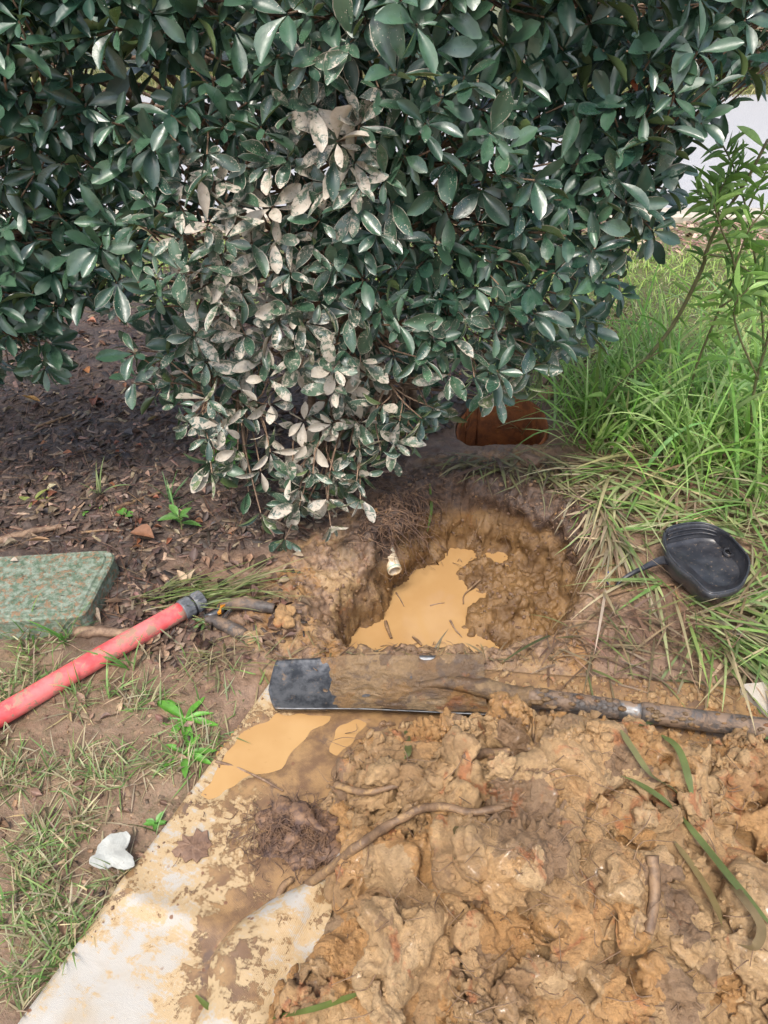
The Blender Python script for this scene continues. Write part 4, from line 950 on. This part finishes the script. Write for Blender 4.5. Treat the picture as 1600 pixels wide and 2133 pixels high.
# ------------------------------------------------------------------ grasses
def blades(pos, az, L, W, th0, kap, col, n=6, ground=True, minz=.003, avoid=False):
    m = len(pos); s = np.linspace(0, 1, n+1); th = th0[:, None]+kap[:, None]*(s[None, :-1]+.5/n); st = (L/n)[:, None]
    dx = np.sin(th)*np.cos(az)[:, None]*st; dy = np.sin(th)*np.sin(az)[:, None]*st; dz = np.cos(th)*st
    z0 = np.zeros((m, 1)); P = np.stack([np.hstack([z0, np.cumsum(a, 1)]) for a in (dx, dy, dz)], -1)+pos[:, None]
    if ground:
        g = gh(P[..., 0].ravel(), P[..., 1].ravel()).reshape(m, n+1); P[..., 2] = np.maximum(P[..., 2], g+minz)
    if avoid:
        kp = (np.hypot(P[..., 0]-bc[0], P[..., 1]-bc[1]-.01) > .105).all(1) & (np.hypot(P[..., 0]-CAN[0], P[..., 1]-CAN[1]) > .11).all(1) & ((sdpoly(P[..., 0].ravel(), P[..., 1].ravel(), HOLE) < -.05).reshape(m, -1).sum(1) < 2)
        P = P[kp]; az = az[kp]; W = W[kp]; col = col[kp]; m = len(P)
    sd = np.stack([-np.sin(az), np.cos(az), np.zeros(m)], 1); sd = norm(sd+RNG.normal(size=sd.shape)*[.15, .15, .35])
    wv = W[:, None]*np.minimum(1, .55+s*2)[None]*np.clip(1.02-s**2.4, .03, 1)[None]
    V = np.stack([P-sd[:, None]*wv[..., None], P+sd[:, None]*wv[..., None]], 2).reshape(-1, 3)
    F = stampf(grid_faces(n+1, 2), 2*(n+1), m); c = np.repeat(col, 2*(n+1), 0)
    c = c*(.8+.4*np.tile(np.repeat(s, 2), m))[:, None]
    return V, F, dict(col=np.clip(c, 0, 1))
def in_poly(m, pts, rg, z=0.):
    P = np.array(pts, float); out = []
    lo, hi = P.min(0), P.max(0)
    while len(out) < m:
        q = lo+(hi-lo)*rg.random((m*2, 2)); q = q[sdpoly(q[:, 0], q[:, 1], P) < 0]; out += q.tolist()
    out = np.array(out[:m]); return G(out[:, 0], out[:, 1], z)
def pick(cols, m, rg, wts=None, jit=.18):
    c = np.array(cols)[rg.choice(len(cols), m, p=wts)]; return np.clip(c*(1+rg.normal(size=(m, 1))*jit)*(1+rg.normal(size=(m, 3))*.06), 0.01, 1)
def on_ground(p): p = p.copy(); p[:, 2] = gh(p[:, 0], p[:, 1]); return p
bc = G(1468, 1165, .05)[:2]
def clear(p, rad=.10): return (np.hypot(p[:, 0]-bc[0], p[:, 1]-bc[1]-.03) > rad) & (np.hypot(p[:, 0]-CAN[0], p[:, 1]-CAN[1]) > CANR+.02) & (sdpoly(p[:, 0], p[:, 1], HOLE) > .03)
rg = np.random.default_rng(61)
# tall green grass on the right
cl = in_poly(75, [(1180, 820), (1320, 790), (1750, 740), (1800, 980), (1500, 1010), (1290, 960), (1190, 930)], rg); cl = cl[clear(cl)]
p = np.repeat(cl, 20, 0)+rg.normal(size=(len(cl)*20, 3))*[.035, .03, 0]; p = on_ground(p[clear(p)]); m = len(p)
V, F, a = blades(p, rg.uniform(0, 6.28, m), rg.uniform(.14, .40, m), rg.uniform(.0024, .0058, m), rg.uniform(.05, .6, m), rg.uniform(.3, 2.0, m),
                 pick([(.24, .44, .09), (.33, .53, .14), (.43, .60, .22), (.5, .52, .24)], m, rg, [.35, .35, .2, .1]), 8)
tg = Bag().add(V, F, a); m = 130
p = on_ground(in_poly(m*2, [(1180, 850), (1330, 760), (1750, 700), (1800, 1080), (1500, 1060), (1290, 980), (1190, 940)], rg)); p = p[clear(p)][:m]; m = len(p)
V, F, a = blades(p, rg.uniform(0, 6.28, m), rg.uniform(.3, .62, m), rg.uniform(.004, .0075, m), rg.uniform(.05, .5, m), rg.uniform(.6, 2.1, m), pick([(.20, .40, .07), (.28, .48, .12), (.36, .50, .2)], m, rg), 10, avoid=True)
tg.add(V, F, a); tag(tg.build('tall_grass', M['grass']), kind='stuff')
# trampled blades round the basin and the right rim
b = Bag()
for m, pts, cols, wts, Ls, azc, azs in (
    (760, [(1230, 960), (1500, 930), (1760, 900), (1780, 1200), (1560, 1250), (1400, 1250), (1290, 1230), (1250, 1090)], [(.24, .38, .11), (.40, .46, .21), (.56, .49, .30), (.36, .27, .17)], [.4, .28, .2, .12], (.10, .36), -2.5, .9),
    (520, [(1400, 1240), (1760, 1180), (1800, 1480), (1560, 1430), (1440, 1330)], [(.26, .40, .12), (.42, .48, .22), (.58, .50, .29), (.36, .27, .17)], [.35, .3, .22, .13], (.10, .32), -1.0, .7),
    (170, [(1130, 1330), (1260, 1270), (1420, 1290), (1520, 1420), (1400, 1440), (1120, 1400)], [(.24, .16, .1), (.34, .25, .15), (.2, .24, .09)], [.5, .35, .15], (.05, .16), -.6, 1.6),
    (380, [(1190, 860), (1330, 780), (1750, 720), (1780, 1000), (1500, 1000), (1290, 980)], [(.52, .45, .28), (.4, .38, .2), (.36, .26, .16)], None, (.08, .3), -1.5, 2.5),
    (260, [(1230, 1040), (1275, 1060), (1262, 1250), (1215, 1310), (1238, 1200)], [(.42, .33, .21), (.3, .3, .15), (.5, .43, .28)], [.5, .25, .25], (.10, .26), -1.85, .35),
    (170, [(950, 960), (1240, 950), (1230, 1030), (1060, 1010), (930, 995)], [(.24, .25, .11), (.34, .3, .17), (.16, .12, .08)], [.4, .3, .3], (.06, .2), -1.7, .7),
    (60, [(560, 1350), (1150, 1360), (1150, 1385), (560, 1375)], [(.25, .2, .1), (.3, .25, .13), (.18, .12, .08)], None, (.02, .06), 0., 3.),
    (120, [(250, 1250), (520, 1200), (540, 1260), (300, 1290)], [(.2, .27, .08), (.3, .3, .14)], None, (.06, .18), .15, .3),
    (50, [(360, 1330), (560, 1340), (560, 1400), (420, 1400)], [(.22, .22, .09), (.36, .3, .17)], None, (.03, .1), -.5, 1.6)):
    wk = .45 if pts[0][0] < 700 else .6 if pts[0][0] == 1130 else 1.; q = on_ground(in_poly(m, pts, rg)); q = q[clear(q, .115)|(q[:, 0] < .4)]; m = len(q); q[:, 2] += rg.uniform(0, .02, m)
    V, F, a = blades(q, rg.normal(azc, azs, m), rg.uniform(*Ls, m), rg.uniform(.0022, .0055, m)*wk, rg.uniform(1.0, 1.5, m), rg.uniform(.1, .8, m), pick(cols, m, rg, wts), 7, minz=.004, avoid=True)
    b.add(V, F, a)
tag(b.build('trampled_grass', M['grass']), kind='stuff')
# thin lawn on the left
q = in_poly(5200, [(-200, 1320), (160, 1320), (200, 1420), (330, 1450), (470, 1520), (480, 1600), (380, 1760), (190, 2010), (80, 2160), (-200, 2160)], rg); q = q[perlin(q, .11, 501)+.25*perlin(q, .04, 502) > -.02]
q = q[sdpoly(q[:, 0], q[:, 1], TARP) > .005]; q2 = in_poly(170, [(230, 1380), (560, 1330), (560, 1560), (440, 1640), (300, 1560)], rg)
q2 = q2[sdpoly(q2[:, 0], q2[:, 1], TARP) > .01]; q = on_ground(np.vstack([q, q2])); m = len(q)
pd = np.abs((q[:, 0]-q0[0])*dr[1]-(q[:, 1]-q0[1])*dr[0]); q = q[pd > .03]; m = len(q)
flat = rg.random(m) < .5
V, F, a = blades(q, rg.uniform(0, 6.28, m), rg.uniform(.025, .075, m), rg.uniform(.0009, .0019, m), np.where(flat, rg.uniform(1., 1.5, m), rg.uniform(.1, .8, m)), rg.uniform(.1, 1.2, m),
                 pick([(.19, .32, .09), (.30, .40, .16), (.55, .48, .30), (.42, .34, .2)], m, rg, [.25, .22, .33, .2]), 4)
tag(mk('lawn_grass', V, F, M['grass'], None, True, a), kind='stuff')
# bright lawn beyond, as far as the wood-chip strip
X_ = rg.uniform(.3, 3.2, 13000); Y_ = rg.uniform(2.1, 3.6, 13000); X2 = rg.uniform(-4, .3, 5000); Y2 = rg.uniform(2.9, 3.6, 5000)
q = on_ground(p3(np.r_[X_, X2], np.r_[Y_, Y2])); q = q[q[:, 0] > .3+.0*q[:, 1]-9*(q[:, 1] > 2.85)]; m = len(q)
V, F, a = blades(q, rg.uniform(0, 6.28, m), rg.uniform(.03, .08, m), rg.uniform(.0016, .003, m), rg.uniform(.1, 1.1, m), rg.uniform(.2, 1.2, m),
                 pick([(.32, .50, .10), (.44, .60, .17), (.56, .54, .28)], m, rg, [.5, .35, .15]), 3)
tag(mk('far_lawn_grass', V, F, M['grass'], None, True, a), kind='stuff')

# ------------------------------------------------------------------ litter
CH = np.array([[-1, -1, 0], [1, -.7, 0], [.85, 1, 0], [-.9, .8, 0], [-.9, -.8, 1], [.9, -.6, 1], [.8, .8, 1], [-.8, .7, 1]], float)*[.5, .5, 1]
CHF = np.array([[4, 5, 6, 7], [0, 1, 5, 4], [1, 2, 6, 5], [2, 3, 7, 6], [3, 0, 4, 7]])
DL = [leaf_template(c, cu, tw, [.05, .5, .85, 1, .8, .45, .03]) for c, cu, tw in ((.2, .6, .3), (-.2, .5, -.4), (.1, .9, .6))]
def scatter_chips(b, q, cols, wts, Ls, asp, rg, tilt=.25, th=.25):
    m = len(q); L_ = rg.uniform(*Ls, m); S = np.stack([L_, L_*rg.uniform(*asp, m), L_*th*rg.uniform(.3, 1, m)*np.minimum(1, .012/L_)], 1)
    R = roteul(rg.normal(size=m)*tilt, rg.normal(size=m)*tilt, rg.uniform(0, 6.28, m)); c = pick(cols, m, rg, wts, .3)
    b.add(stamp(CH, R, S, q), stampf(CHF, 8, m), dict(col=np.repeat(c, 8, 0)))
def scatter_leaves(b, q, cols, wts, Ls, rg, tilt=.4):
    for T, F, U in DL:
        s = q[rg.random(len(q)) < 1/3]; m = len(s); L_ = rg.uniform(*Ls, m); S = np.stack([L_*rg.uniform(.3, .6, m), L_, L_*.8], 1)
        R = roteul(rg.normal(size=m)*tilt, rg.normal(size=m)*tilt, rg.uniform(0, 6.28, m)); c = pick(cols, m, rg, wts, .25); n = len(T)
        b.add(stamp(T, R, S, s+[0, 0, .005]), stampf(F, n, m), dict(col=np.repeat(c, n, 0)))
MP = [(-200, 560), (300, 560), (1250, 660), (1010, 850), (850, 930), (790, 1010), (640, 1130), (480, 1140), (330, 1170), (430, 1240), (450, 1300), (330, 1340), (230, 1320), (240, 1160), (200, 1140), (-200, 1160)]
b = Bag(); q = on_ground(in_poly(8500, MP, rg)); q = q[(sdpoly(q[:, 0], q[:, 1], HOLE) > .0) & (np.hypot(q[:, 0]-CAN[0], q[:, 1]-CAN[1]) > CANR+.012)]
scatter_chips(b, q, [(.05, .033, .026), (.10, .064, .047), (.18, .118, .085), (.36, .25, .17)], [.4, .34, .18, .08], (.010, .062), (.08, .35), rg)
q = on_ground(in_poly(1500, MP, rg)); q = q[(sdpoly(q[:, 0], q[:, 1], HOLE) > .0) & (np.hypot(q[:, 0]-CAN[0], q[:, 1]-CAN[1]) > CANR+.012)]
scatter_leaves(b, q, [(.095, .062, .048), (.18, .115, .085), (.36, .26, .18), (.32, .12, .06), (.09, .08, .082)], [.37, .29, .14, .06, .14], (.014, .038), rg, .25)
q = on_ground(in_poly(520, [(150, 1180), (620, 1150), (640, 1330), (430, 1420), (300, 1380)], rg)); scatter_leaves(b, q[:200], [(.11, .065, .048), (.25, .15, .1), (.36, .26, .18)], None, (.015, .04), rg)
scatter_chips(b, q[200:], [(.07, .045, .035), (.16, .1, .07)], None, (.006, .03), (.15, .5), rg)
q = on_ground(in_poly(240, [(1250, 600), (1340, 640), (1270, 800), (1150, 830), (1100, 820)], rg)); scatter_leaves(b, q, [(.3, .2, .14), (.4, .3, .2)], None, (.02, .05), rg)
q = on_ground(in_poly(700, [(-100, 1340), (420, 1400), (420, 1600), (150, 2000), (-100, 2100)], rg)); scatter_leaves(b, q[:130], [(.2, .12, .08), (.38, .28, .18)], None, (.012, .03), rg); scatter_chips(b, q[130:], [(.16, .09, .06), (.28, .18, .11)], None, (.004, .012), (.4, .9), rg)
tag(b.build('leaf_litter', M['litter'], None, True), kind='stuff')
q = on_ground(in_poly(900, MP[:13]+[(-200, 1330)], rg)); m = len(q); q[:, 2] += .012
V, F, a = blades(q, rg.uniform(0, 6.28, m), rg.uniform(.05, .16, m), np.full(m, .0007), rg.uniform(1.35, 1.55, m), rg.uniform(.0, .3, m), pick([(.24, .11, .07), (.33, .2, .12), (.15, .08, .05)], m, rg), 5, minz=.009)
tag(mk('pine_needles', V, F, M['grass'], None, True, a), kind='stuff')
b = Bag(); q = p3(rg.uniform(-4, 5, 3600), rg.uniform(3.58, 4.05, 3600)); q = on_ground(q); scatter_chips(b, q, [(.36, .22, .16), (.48, .34, .26), (.25, .14, .1)], None, (.02, .06), (.25, .6), rg)
tag(b.build('wood_chips', M['litter'], None, False), kind='stuff')
b = Bag(); b2 = Bag(); r_ = np.random.default_rng(83)
for m, pts, rs in ((1300, [(560, 1150), (760, 1080), (900, 970), (1130, 940), (1250, 1030), (1300, 1200), (1250, 1330), (1500, 1440), (1400, 1450), (1150, 1400), (600, 1385), (520, 1300)], (.002, .008)), (500, [(-50, 1340), (520, 1340), (560, 1480), (200, 1960), (-50, 2100)], (.0015, .005)), (80, [(1000, 1080), (1200, 1080), (1220, 1300), (1000, 1340)], (.003, .010)), (900, [(1010, 1400), (1600, 1440), (1620, 1560), (1300, 1545), (1000, 1530), (760, 1550), (780, 1505), (1000, 1505)], (.002, .013))):
    for q in in_poly(m, pts, r_):
        px, py, _ = proj(q[None]); p_ = hit(px[0], py[0])
        if p_[2] <= WZ+.002: continue
        r = rs[0]+(rs[1]-rs[0])*r_.random()**3; R_ = roteul(*[np.array(v) for v in r_.uniform(0, 6, 3)])
        tgt = b2 if rs[1] == .013 else b
        tgt.add((I1[0]*(.5+.9*r_.random(len(I1[0])))[:, None]*r*[1.1, .8, .55])@R_.T+p_+[0, 0, r*.1], I1[1], dict(clay=np.full(len(I1[0]), .1+.7*r_.random()), deep=np.full(len(I1[0]), 1.*(p_[2] < -.03))))
tag(b2.build('clay_crumbs', M['mud'], None, True), kind='stuff')
tag(b.build('soil_crumbs', M['ground'], None, True), kind='stuff')
# fallen leaves one can point at
def fallen(px, py, L_, wd, col, az, label, k=0, tilt=(.1, .1), lift=.012):
    T, F, U = DL[k]; R = roteul(np.array(tilt[0]), np.array(tilt[1]), np.array(az)); p = hit(px, py, lift)
    V = (T-[0, .5, 0])*[L_*wd, L_, L_*.8]; V = V@R.T+p; c = np.clip(np.array(col)*(1+.3*perlin(V, .012, 3))[:, None], 0, 1)
    return tag(mk('fallen_leaf', V, F, M['dryleaf'], None, True, dict(col=c)), label, 'leaf')
fallen(182, 778, .05, .5, (.42, .17, .05), .6, 'orange brown fallen leaf near the left shrub on the mulch')
fallen(68, 840, .06, .45, (.46, .25, .07), 1.4, 'yellow orange curled leaf lying on the left of the mulch', 1)
fallen(198, 845, .06, .5, (.26, .10, .06), .2, 'reddish brown fallen leaf in the middle of the mulch', 2)
fallen(268, 908, .04, .6, (.10, .09, .095), 1., 'dark grey wrinkled leaf on the mulch', 0)
fallen(318, 882, .05, .4, (.45, .33, .16), 2.8, 'yellowish leaf close to the muddy shrub leaves on the mulch', 1)
fallen(300, 1128, .07, .6, (.24, .11, .055), 1.2, 'large rust brown leaf on the soil below the round seedling', 0, (.12, .1), .026)
fallen(380, 1216, .042, .5, (.50, .36, .23), .7, 'cream dry leaf above the pipe cap, left of a pair', 0, (.7, .3), .02)
fallen(402, 1214, .042, .5, (.50, .38, .24), -.5, 'cream dry leaf above the pipe cap, right of a pair', 0, (.7, -.3), .02)
fallen(205, 1292, .05, .22, (.5, .4, .31), .6, 'pale rolled dry leaf between green box and red pipe', 2)
fallen(240, 1270, .05, .4, (.42, .28, .18), 2.6, 'tan curled leaf beside the right side of the green box', 1, (.5, .2), .02)
ML = np.array([G(a, b, .008)[:2] for a, b in [(357, 1772), (372, 1760), (368, 1752), (380, 1750), (378, 1735), (392, 1742), (402, 1740), (410, 1724), (420, 1732), (432, 1728), (434, 1745), (442, 1756), (432, 1768), (434, 1782), (420, 1786), (410, 1798), (400, 1788), (386, 1797), (378, 1784), (364, 1784)]])
mlo = thing('fallen_leaf', (*ML.mean(0), .006), 'brown lobed dead leaf stuck to the muddy sheet', 'leaf'); plate('leaf_blade', ML, .005, .0075, M['brownleaf'], mlo, .001, 3, .003, .003)
fallen(500, 1995, .03, .35, (.26, .1, .05), 2.3, 'small reddish fragment on the clean part of the sheet', 1, (.0, .0), .006)
fallen(95, 1168, .05, .35, (.38, .22, .11), 2.0, 'brown sickle-shaped leaf lying on the green box lid', 1, (.1, .0), .062)
fallen(45, 1208, .02, .6, (.46, .38, .3), 1.4, 'small pale leaf lying on the green box lid', 0, (.0, .0), .062)

# ------------------------------------------------------------------ weeds
def weed(px, py, n, L_, wd, col, elev, label, seed, prof=None, stem=0., name='weed', lv=None, lean=0.):
    rg = np.random.default_rng(seed); p = hit(px, py); o = thing(name, p, label, 'weed'); T, F, U = leaf_template(.35, .2, .1, prof or [.12, .4, .8, 1, .9, .6, .03]); c0 = p+[0, 0, stem]
    if stem: Vs, Fs = tube(smooth_path([p-[0, 0, .01], p+[.004, 0, stem*.6], c0], 8), np.linspace(.0022, .0014, 8), 5); mk('stem', Vs, Fs, M['weedstem'], o)
    for k in range(n):
        az = k*2.399+rg.random()*.5; e = elev+rg.normal()*.15; base = c0 if not stem else p+[0, 0, stem*(.45+.55*k/n)]
        d_ = np.array([math.cos(az)*math.cos(e)+lean, math.sin(az)*math.cos(e), math.sin(e)]); R = basis(d_[None], np.array([[0, 0, 1.]])-d_[None]*.01)[0]; l = L_*rg.uniform(.65, 1.15)
        V = (T*[l*wd, l, l])@R.T+base; V[:, 2] = np.maximum(V[:, 2], p[2]+.003); c = np.clip(np.array(col)*rg.uniform(.8, 1.25)*(1+.15*perlin(V, .01, k))[:, None], 0, 1)
        mk('leaf', V, F, M['weed'], o, True, dict(col=c), U)
    return o
M['weedstem'] = m_plain('weed_stem', (.16, .2, .06), (.2, .15, .08), .5, 60)
weed(385, 1500, 8, .075, .26, (.13, .36, .045), .25, 'bright green rosette weed with long toothed leaves left of the sheet corner', 1)
weed(385, 1572, 6, .055, .28, (.14, .38, .05), .3, 'smaller bright green weed below the larger rosette', 2)
weed(378, 1105, 7, .05, .42, (.12, .27, .06), .5, 'speckled green weed with oval leaves standing on the soil below the mulch', 3, stem=.05)
weed(478, 985, 9, .075, .48, (.13, .33, .05), .2, 'bright green toothed weed growing under the muddy shrub leaves', 4, stem=.10, lean=-.25)
weed(262, 1080, 2, .03, .95, (.14, .36, .06), .4, 'seedling with one round green leaf on the mulch', 5, [.3, .8, 1, 1, .95, .6, .1], stem=.02)
weed(205, 1056, 3, .025, .7, (.16, .38, .06), .4, 'tiny yellow green seedling left of the round-leaf seedling', 6)
weed(176, 1070, 4, .018, .5, (.12, .3, .05), .5, 'tiny feathery seedling left of the other seedlings', 16)
weed(430, 1302, 10, .032, .3, (.15, .26, .08), .7, 'pale green fleshy weed between pipe cap and hand shears', 7)
weed(325, 1716, 6, .022, .5, (.12, .32, .05), .5, 'small clover-like weed beside the edge of the white sheet', 8)
weed(70, 1045, 4, .045, .3, (.26, .3, .08), .2, 'flat yellowish weed at the left edge of the mulch', 9)
weed(870, 895, 5, .05, .3, (.14, .3, .06), .7, 'small green sprout left of the rusty can', 10, stem=.03)
weed(1075, 800, 6, .08, .42, (.2, .36, .08), .2, 'yellow green leafy sprout above the rusty can', 12, stem=.14)
def grass_tuft(px, py, n, L_, label, seed, col=(.14, .32, .06)):
    rg = np.random.default_rng(seed); p = hit(px, py); P = np.repeat(p[None], n, 0)+rg.normal(size=(n, 3))*[.006, .006, 0]
    V, F, a = blades(P, rg.uniform(0, 6.28, n), rg.uniform(.6, 1.2, n)*L_, rg.uniform(.0015, .003, n), rg.uniform(.1, .8, n), rg.uniform(.2, 1.2, n), pick([col], n, rg), 6)
    tag(mk('grass_tuft', V, F, M['grass'], None, True, a), label, 'grass tuft')
grass_tuft(208, 1030, 6, .09, 'sparse pale grass tuft standing in the mulch above the seedlings', 1, (.25, .32, .12))
grass_tuft(355, 1045, 8, .09, 'dark green grass tuft on the mulch beside the toothed weed', 2, (.10, .22, .07))
grass_tuft(368, 1075, 6, .10, 'grass tuft just behind the speckled weed', 3)
grass_tuft(268, 1390, 8, .09, 'upright green grass tuft in front of the red pipe', 4)
grass_tuft(235, 1450, 7, .08, 'grass tuft on bare soil below the red pipe middle', 5, (.2, .32, .1))
grass_tuft(60, 1330, 14, .10, 'lush grass tuft under the front edge of the green box', 6, (.15, .36, .07))
grass_tuft(140, 1335, 12, .10, 'grass tuft at the front right corner of the green box', 7, (.15, .36, .07))
grass_tuft(195, 1220, 3, .07, 'two bright blades beside the right side of the green box', 8, (.14, .36, .09))
grass_tuft(955, 900, 3, .13, 'thin upright blades in front of the rusty can', 9, (.2, .36, .1))
grass_tuft(1090, 905, 7, .14, 'pale grass sprout hanging over the rusty can', 10, (.3, .38, .16))

# willow-leaved weeds at the right
WT = [leaf_template(c, .3, tw, [.1, .6, .95, 1, .8, .5, .03]) for c, tw in ((.12, 0), (.3, .3), (-.1, -.2))]
wmesh = []
for T, F, U in WT:
    for cc_ in ((.26, .46, .11), (.36, .57, .17), (.22, .38, .13)):
        me = mesh_data('leaf', T, F, True, dict(col=np.tile(cc_, (len(T), 1))), U); me.materials.append(M['weed']); wmesh.append(me)
def willow(label, stems, n_leaf, seed, L_=.075):
    rg = np.random.default_rng(seed); b0_ = stems[0][0][0]; o = thing('tall_weed', hit(*b0_), label, 'weed')
    for pts, Ys, r0, r1, k in stems:
        P = [GY(a, b, y) for (a, b), y in zip(pts, np.interp(np.linspace(0, 1, len(pts)), np.linspace(0, 1, len(Ys)), Ys))]
        if pts[0] == b0_: P[0] = hit(*b0_)
        P = smooth_path(P, 40); Vs, Fs = tube(P, np.linspace(r0, r1, 40), 7); mk('stem', Vs, Fs, M['stalk'], o); T_ = norm(np.gradient(P, axis=0))
        for i in range(k):
            f = rg.uniform(.25, 1.); j = min(39, int(f*39)); side = norm(np.cross(T_[j], rg.normal(size=3))); d_ = norm(T_[j]*rg.uniform(.1, .9)+side*rg.uniform(.5, 1.1)+[0, 0, -.15]); l = L_*rg.uniform(.55, 1.2)
            R = basis(d_[None], (np.array([0, -.3, 1.])+rg.normal(size=3)*.4)[None])[0]; m4 = np.eye(4); m4[:3, :3] = R*np.array([l*rg.uniform(.055, .085), l, l])[None]; m4[:3, 3] = P[j]-ORG[o.name]
            lf = link(bpy.data.objects.new('leaf', wmesh[rg.integers(len(wmesh))]), o); lf.matrix_basis = Matrix(m4.tolist())
M['stalk'] = m_plain('weed_stalk', (.11, .10, .05), (.16, .15, .07), .55, 40)
Yb = lambda a, b: float(hit(a, b)[1])
y1 = Yb(1262, 890); willow('tall willow-leaved weed with a thick bent brown stalk beside the shrub', [([(1262, 890), (1310, 795), (1400, 680), (1462, 560), (1470, 528), (1500, 460), (1550, 385), (1600, 290)], [y1, y1-.05, y1-.1], .0065, .0035, 30),
    ([(1500, 460), (1495, 420), (1510, 380), (1560, 340)], [y1-.08, y1-.1], .003, .0015, 34), ([(1470, 528), (1520, 540), (1570, 570), (1620, 580)], [y1-.07, y1-.1], .003, .0015, 30)], 0, 1)
y2 = Yb(1420, 900); willow('feathery light green weed standing in the tall grass at the right', [([(1420, 900), (1445, 780), (1500, 640), (1530, 560), (1500, 470), (1480, 400)], [y2, y2-.15, y2-.2], .004, .002, 64),
    ([(1500, 640), (1560, 600), (1620, 560)], [y2-.15, y2-.2], .003, .0015, 34), ([(1530, 560), (1560, 480), (1600, 430)], [y2-.16, y2-.2], .003, .0015, 30)], 0, 2, .07)
y3 = Yb(1560, 960); willow('dark-stalked weed at the right edge in front of the lawn', [([(1560, 960), (1570, 820), (1600, 700), (1620, 560)], [y3, y3-.1], .005, .003, 40), ([(1580, 790), (1540, 700), (1530, 640), (1560, 600)], [y3-.05, y3-.1], .003, .002, 26)], 0, 3, .075)
y5 = Yb(1585, 880); willow('slender light green weed rising against the pale road at the right edge', [([(1585, 880), (1590, 700), (1570, 520), (1540, 380), (1500, 290)], [y5, y5-.1, y5-.1], .004, .0018, 60), ([(1570, 520), (1500, 440), (1450, 400)], [y5-.1, y5-.12], .0025, .0014, 36), ([(1555, 440), (1600, 350), (1640, 300)], [y5-.1, y5-.12], .0025, .0014, 30)], 0, 5, .065)
y4 = Yb(1230, 910); willow('low bent weed with narrow leaves between rusty can and tall grass', [([(1230, 910), (1265, 830), (1330, 760), (1380, 730)], [y4, y4-.08], .004, .002, 20)], 0, 4, .07)

# ------------------------------------------------------------------ shrubs across the road
rg = np.random.default_rng(71); T, F, U = leaf_template(.15, .2, 0, None, 4, 3); m = 2600
dd_ = norm(rg.normal(size=(m, 3))); pos = dd_*(rg.random((m, 1))**.25)*[1.15, .7, .8]; pos *= 1+.25*perlin(pos, .5, 5)[:, None]; pos[:, 2] = np.maximum(pos[:, 2]+.85, .05)
R = basis(norm(dd_+rg.normal(size=(m, 3))*.8), dd_+[0, 0, .6]+rg.normal(size=(m, 3))*.3); ln = rg.uniform(.09, .16, m); S = np.stack([ln*.5, ln, ln], 1)
fm = mesh_data('crown', stamp(T, R, S, pos), stampf(F, len(T), m), True, dict(mud=np.zeros(m*len(T)), tint=np.repeat(rg.uniform(0, .8, m), len(T))), np.tile(U, (m, 1))); fm.materials.append(M['leaf'])
Vs = []; bt = Bag()
for k in range(6):
    a = k*1.05; Vv, Ff = tube(smooth_path([(0.1*math.cos(a), .1*math.sin(a), -.05), (.25*math.cos(a), .2*math.sin(a), .5), (.6*math.cos(a), .4*math.sin(a), 1.1)], 10), np.linspace(.03, .01, 10), 6); bt.add(Vv, Ff)
tm = mesh_data('trunk', np.vstack(bt.V), [np.vstack(f) for f in bt.F.values()]); tm.materials.append(M['bark'])
for k, (x, y, s, lab) in enumerate(((-6.6, 9.4, 1.3, 'dark shrub across the road, leftmost of the row'), (-4.3, 9.0, 1.15, 'dark shrub across the road, second from the left'), (-2.0, 9.3, 1.3, 'dark shrub across the road, third from the left'), (.2, 9.1, 1.2, 'dark shrub across the road behind the muddy shrub'),
                                    (2.4, 9.3, 1.35, 'dark shrub across the road beside the right end of the big shrub'), (4.4, 9.0, 1.2, 'dark shrub across the road seen at the top right corner'), (6.6, 9.3, 1.3, 'dark shrub across the road at the far right'))):
    o = thing('road_shrub', (x, y, 0), lab, 'shrub', 'shrubs across the road'); o.rotation_euler.z = k*1.3; o.scale = (s, s, s)
    for nm, me in (('crown', fm), ('trunk', tm)): c = link(bpy.data.objects.new(nm, me), o)
q = on_ground(p3(rg.uniform(-6, 8, 9000), rg.uniform(7.42, 8.6, 9000))); m = len(q)
V, F, a = blades(q, rg.uniform(0, 6.28, m), rg.uniform(.05, .12, m), rg.uniform(.004, .007, m), rg.uniform(.1, .9, m), rg.uniform(.2, 1., m), pick([(.26, .3, .10), (.36, .33, .15)], m, rg), 2, ground=False)
tag(mk('verge_grass', V, F, M['grass'], None, True, a), kind='stuff')
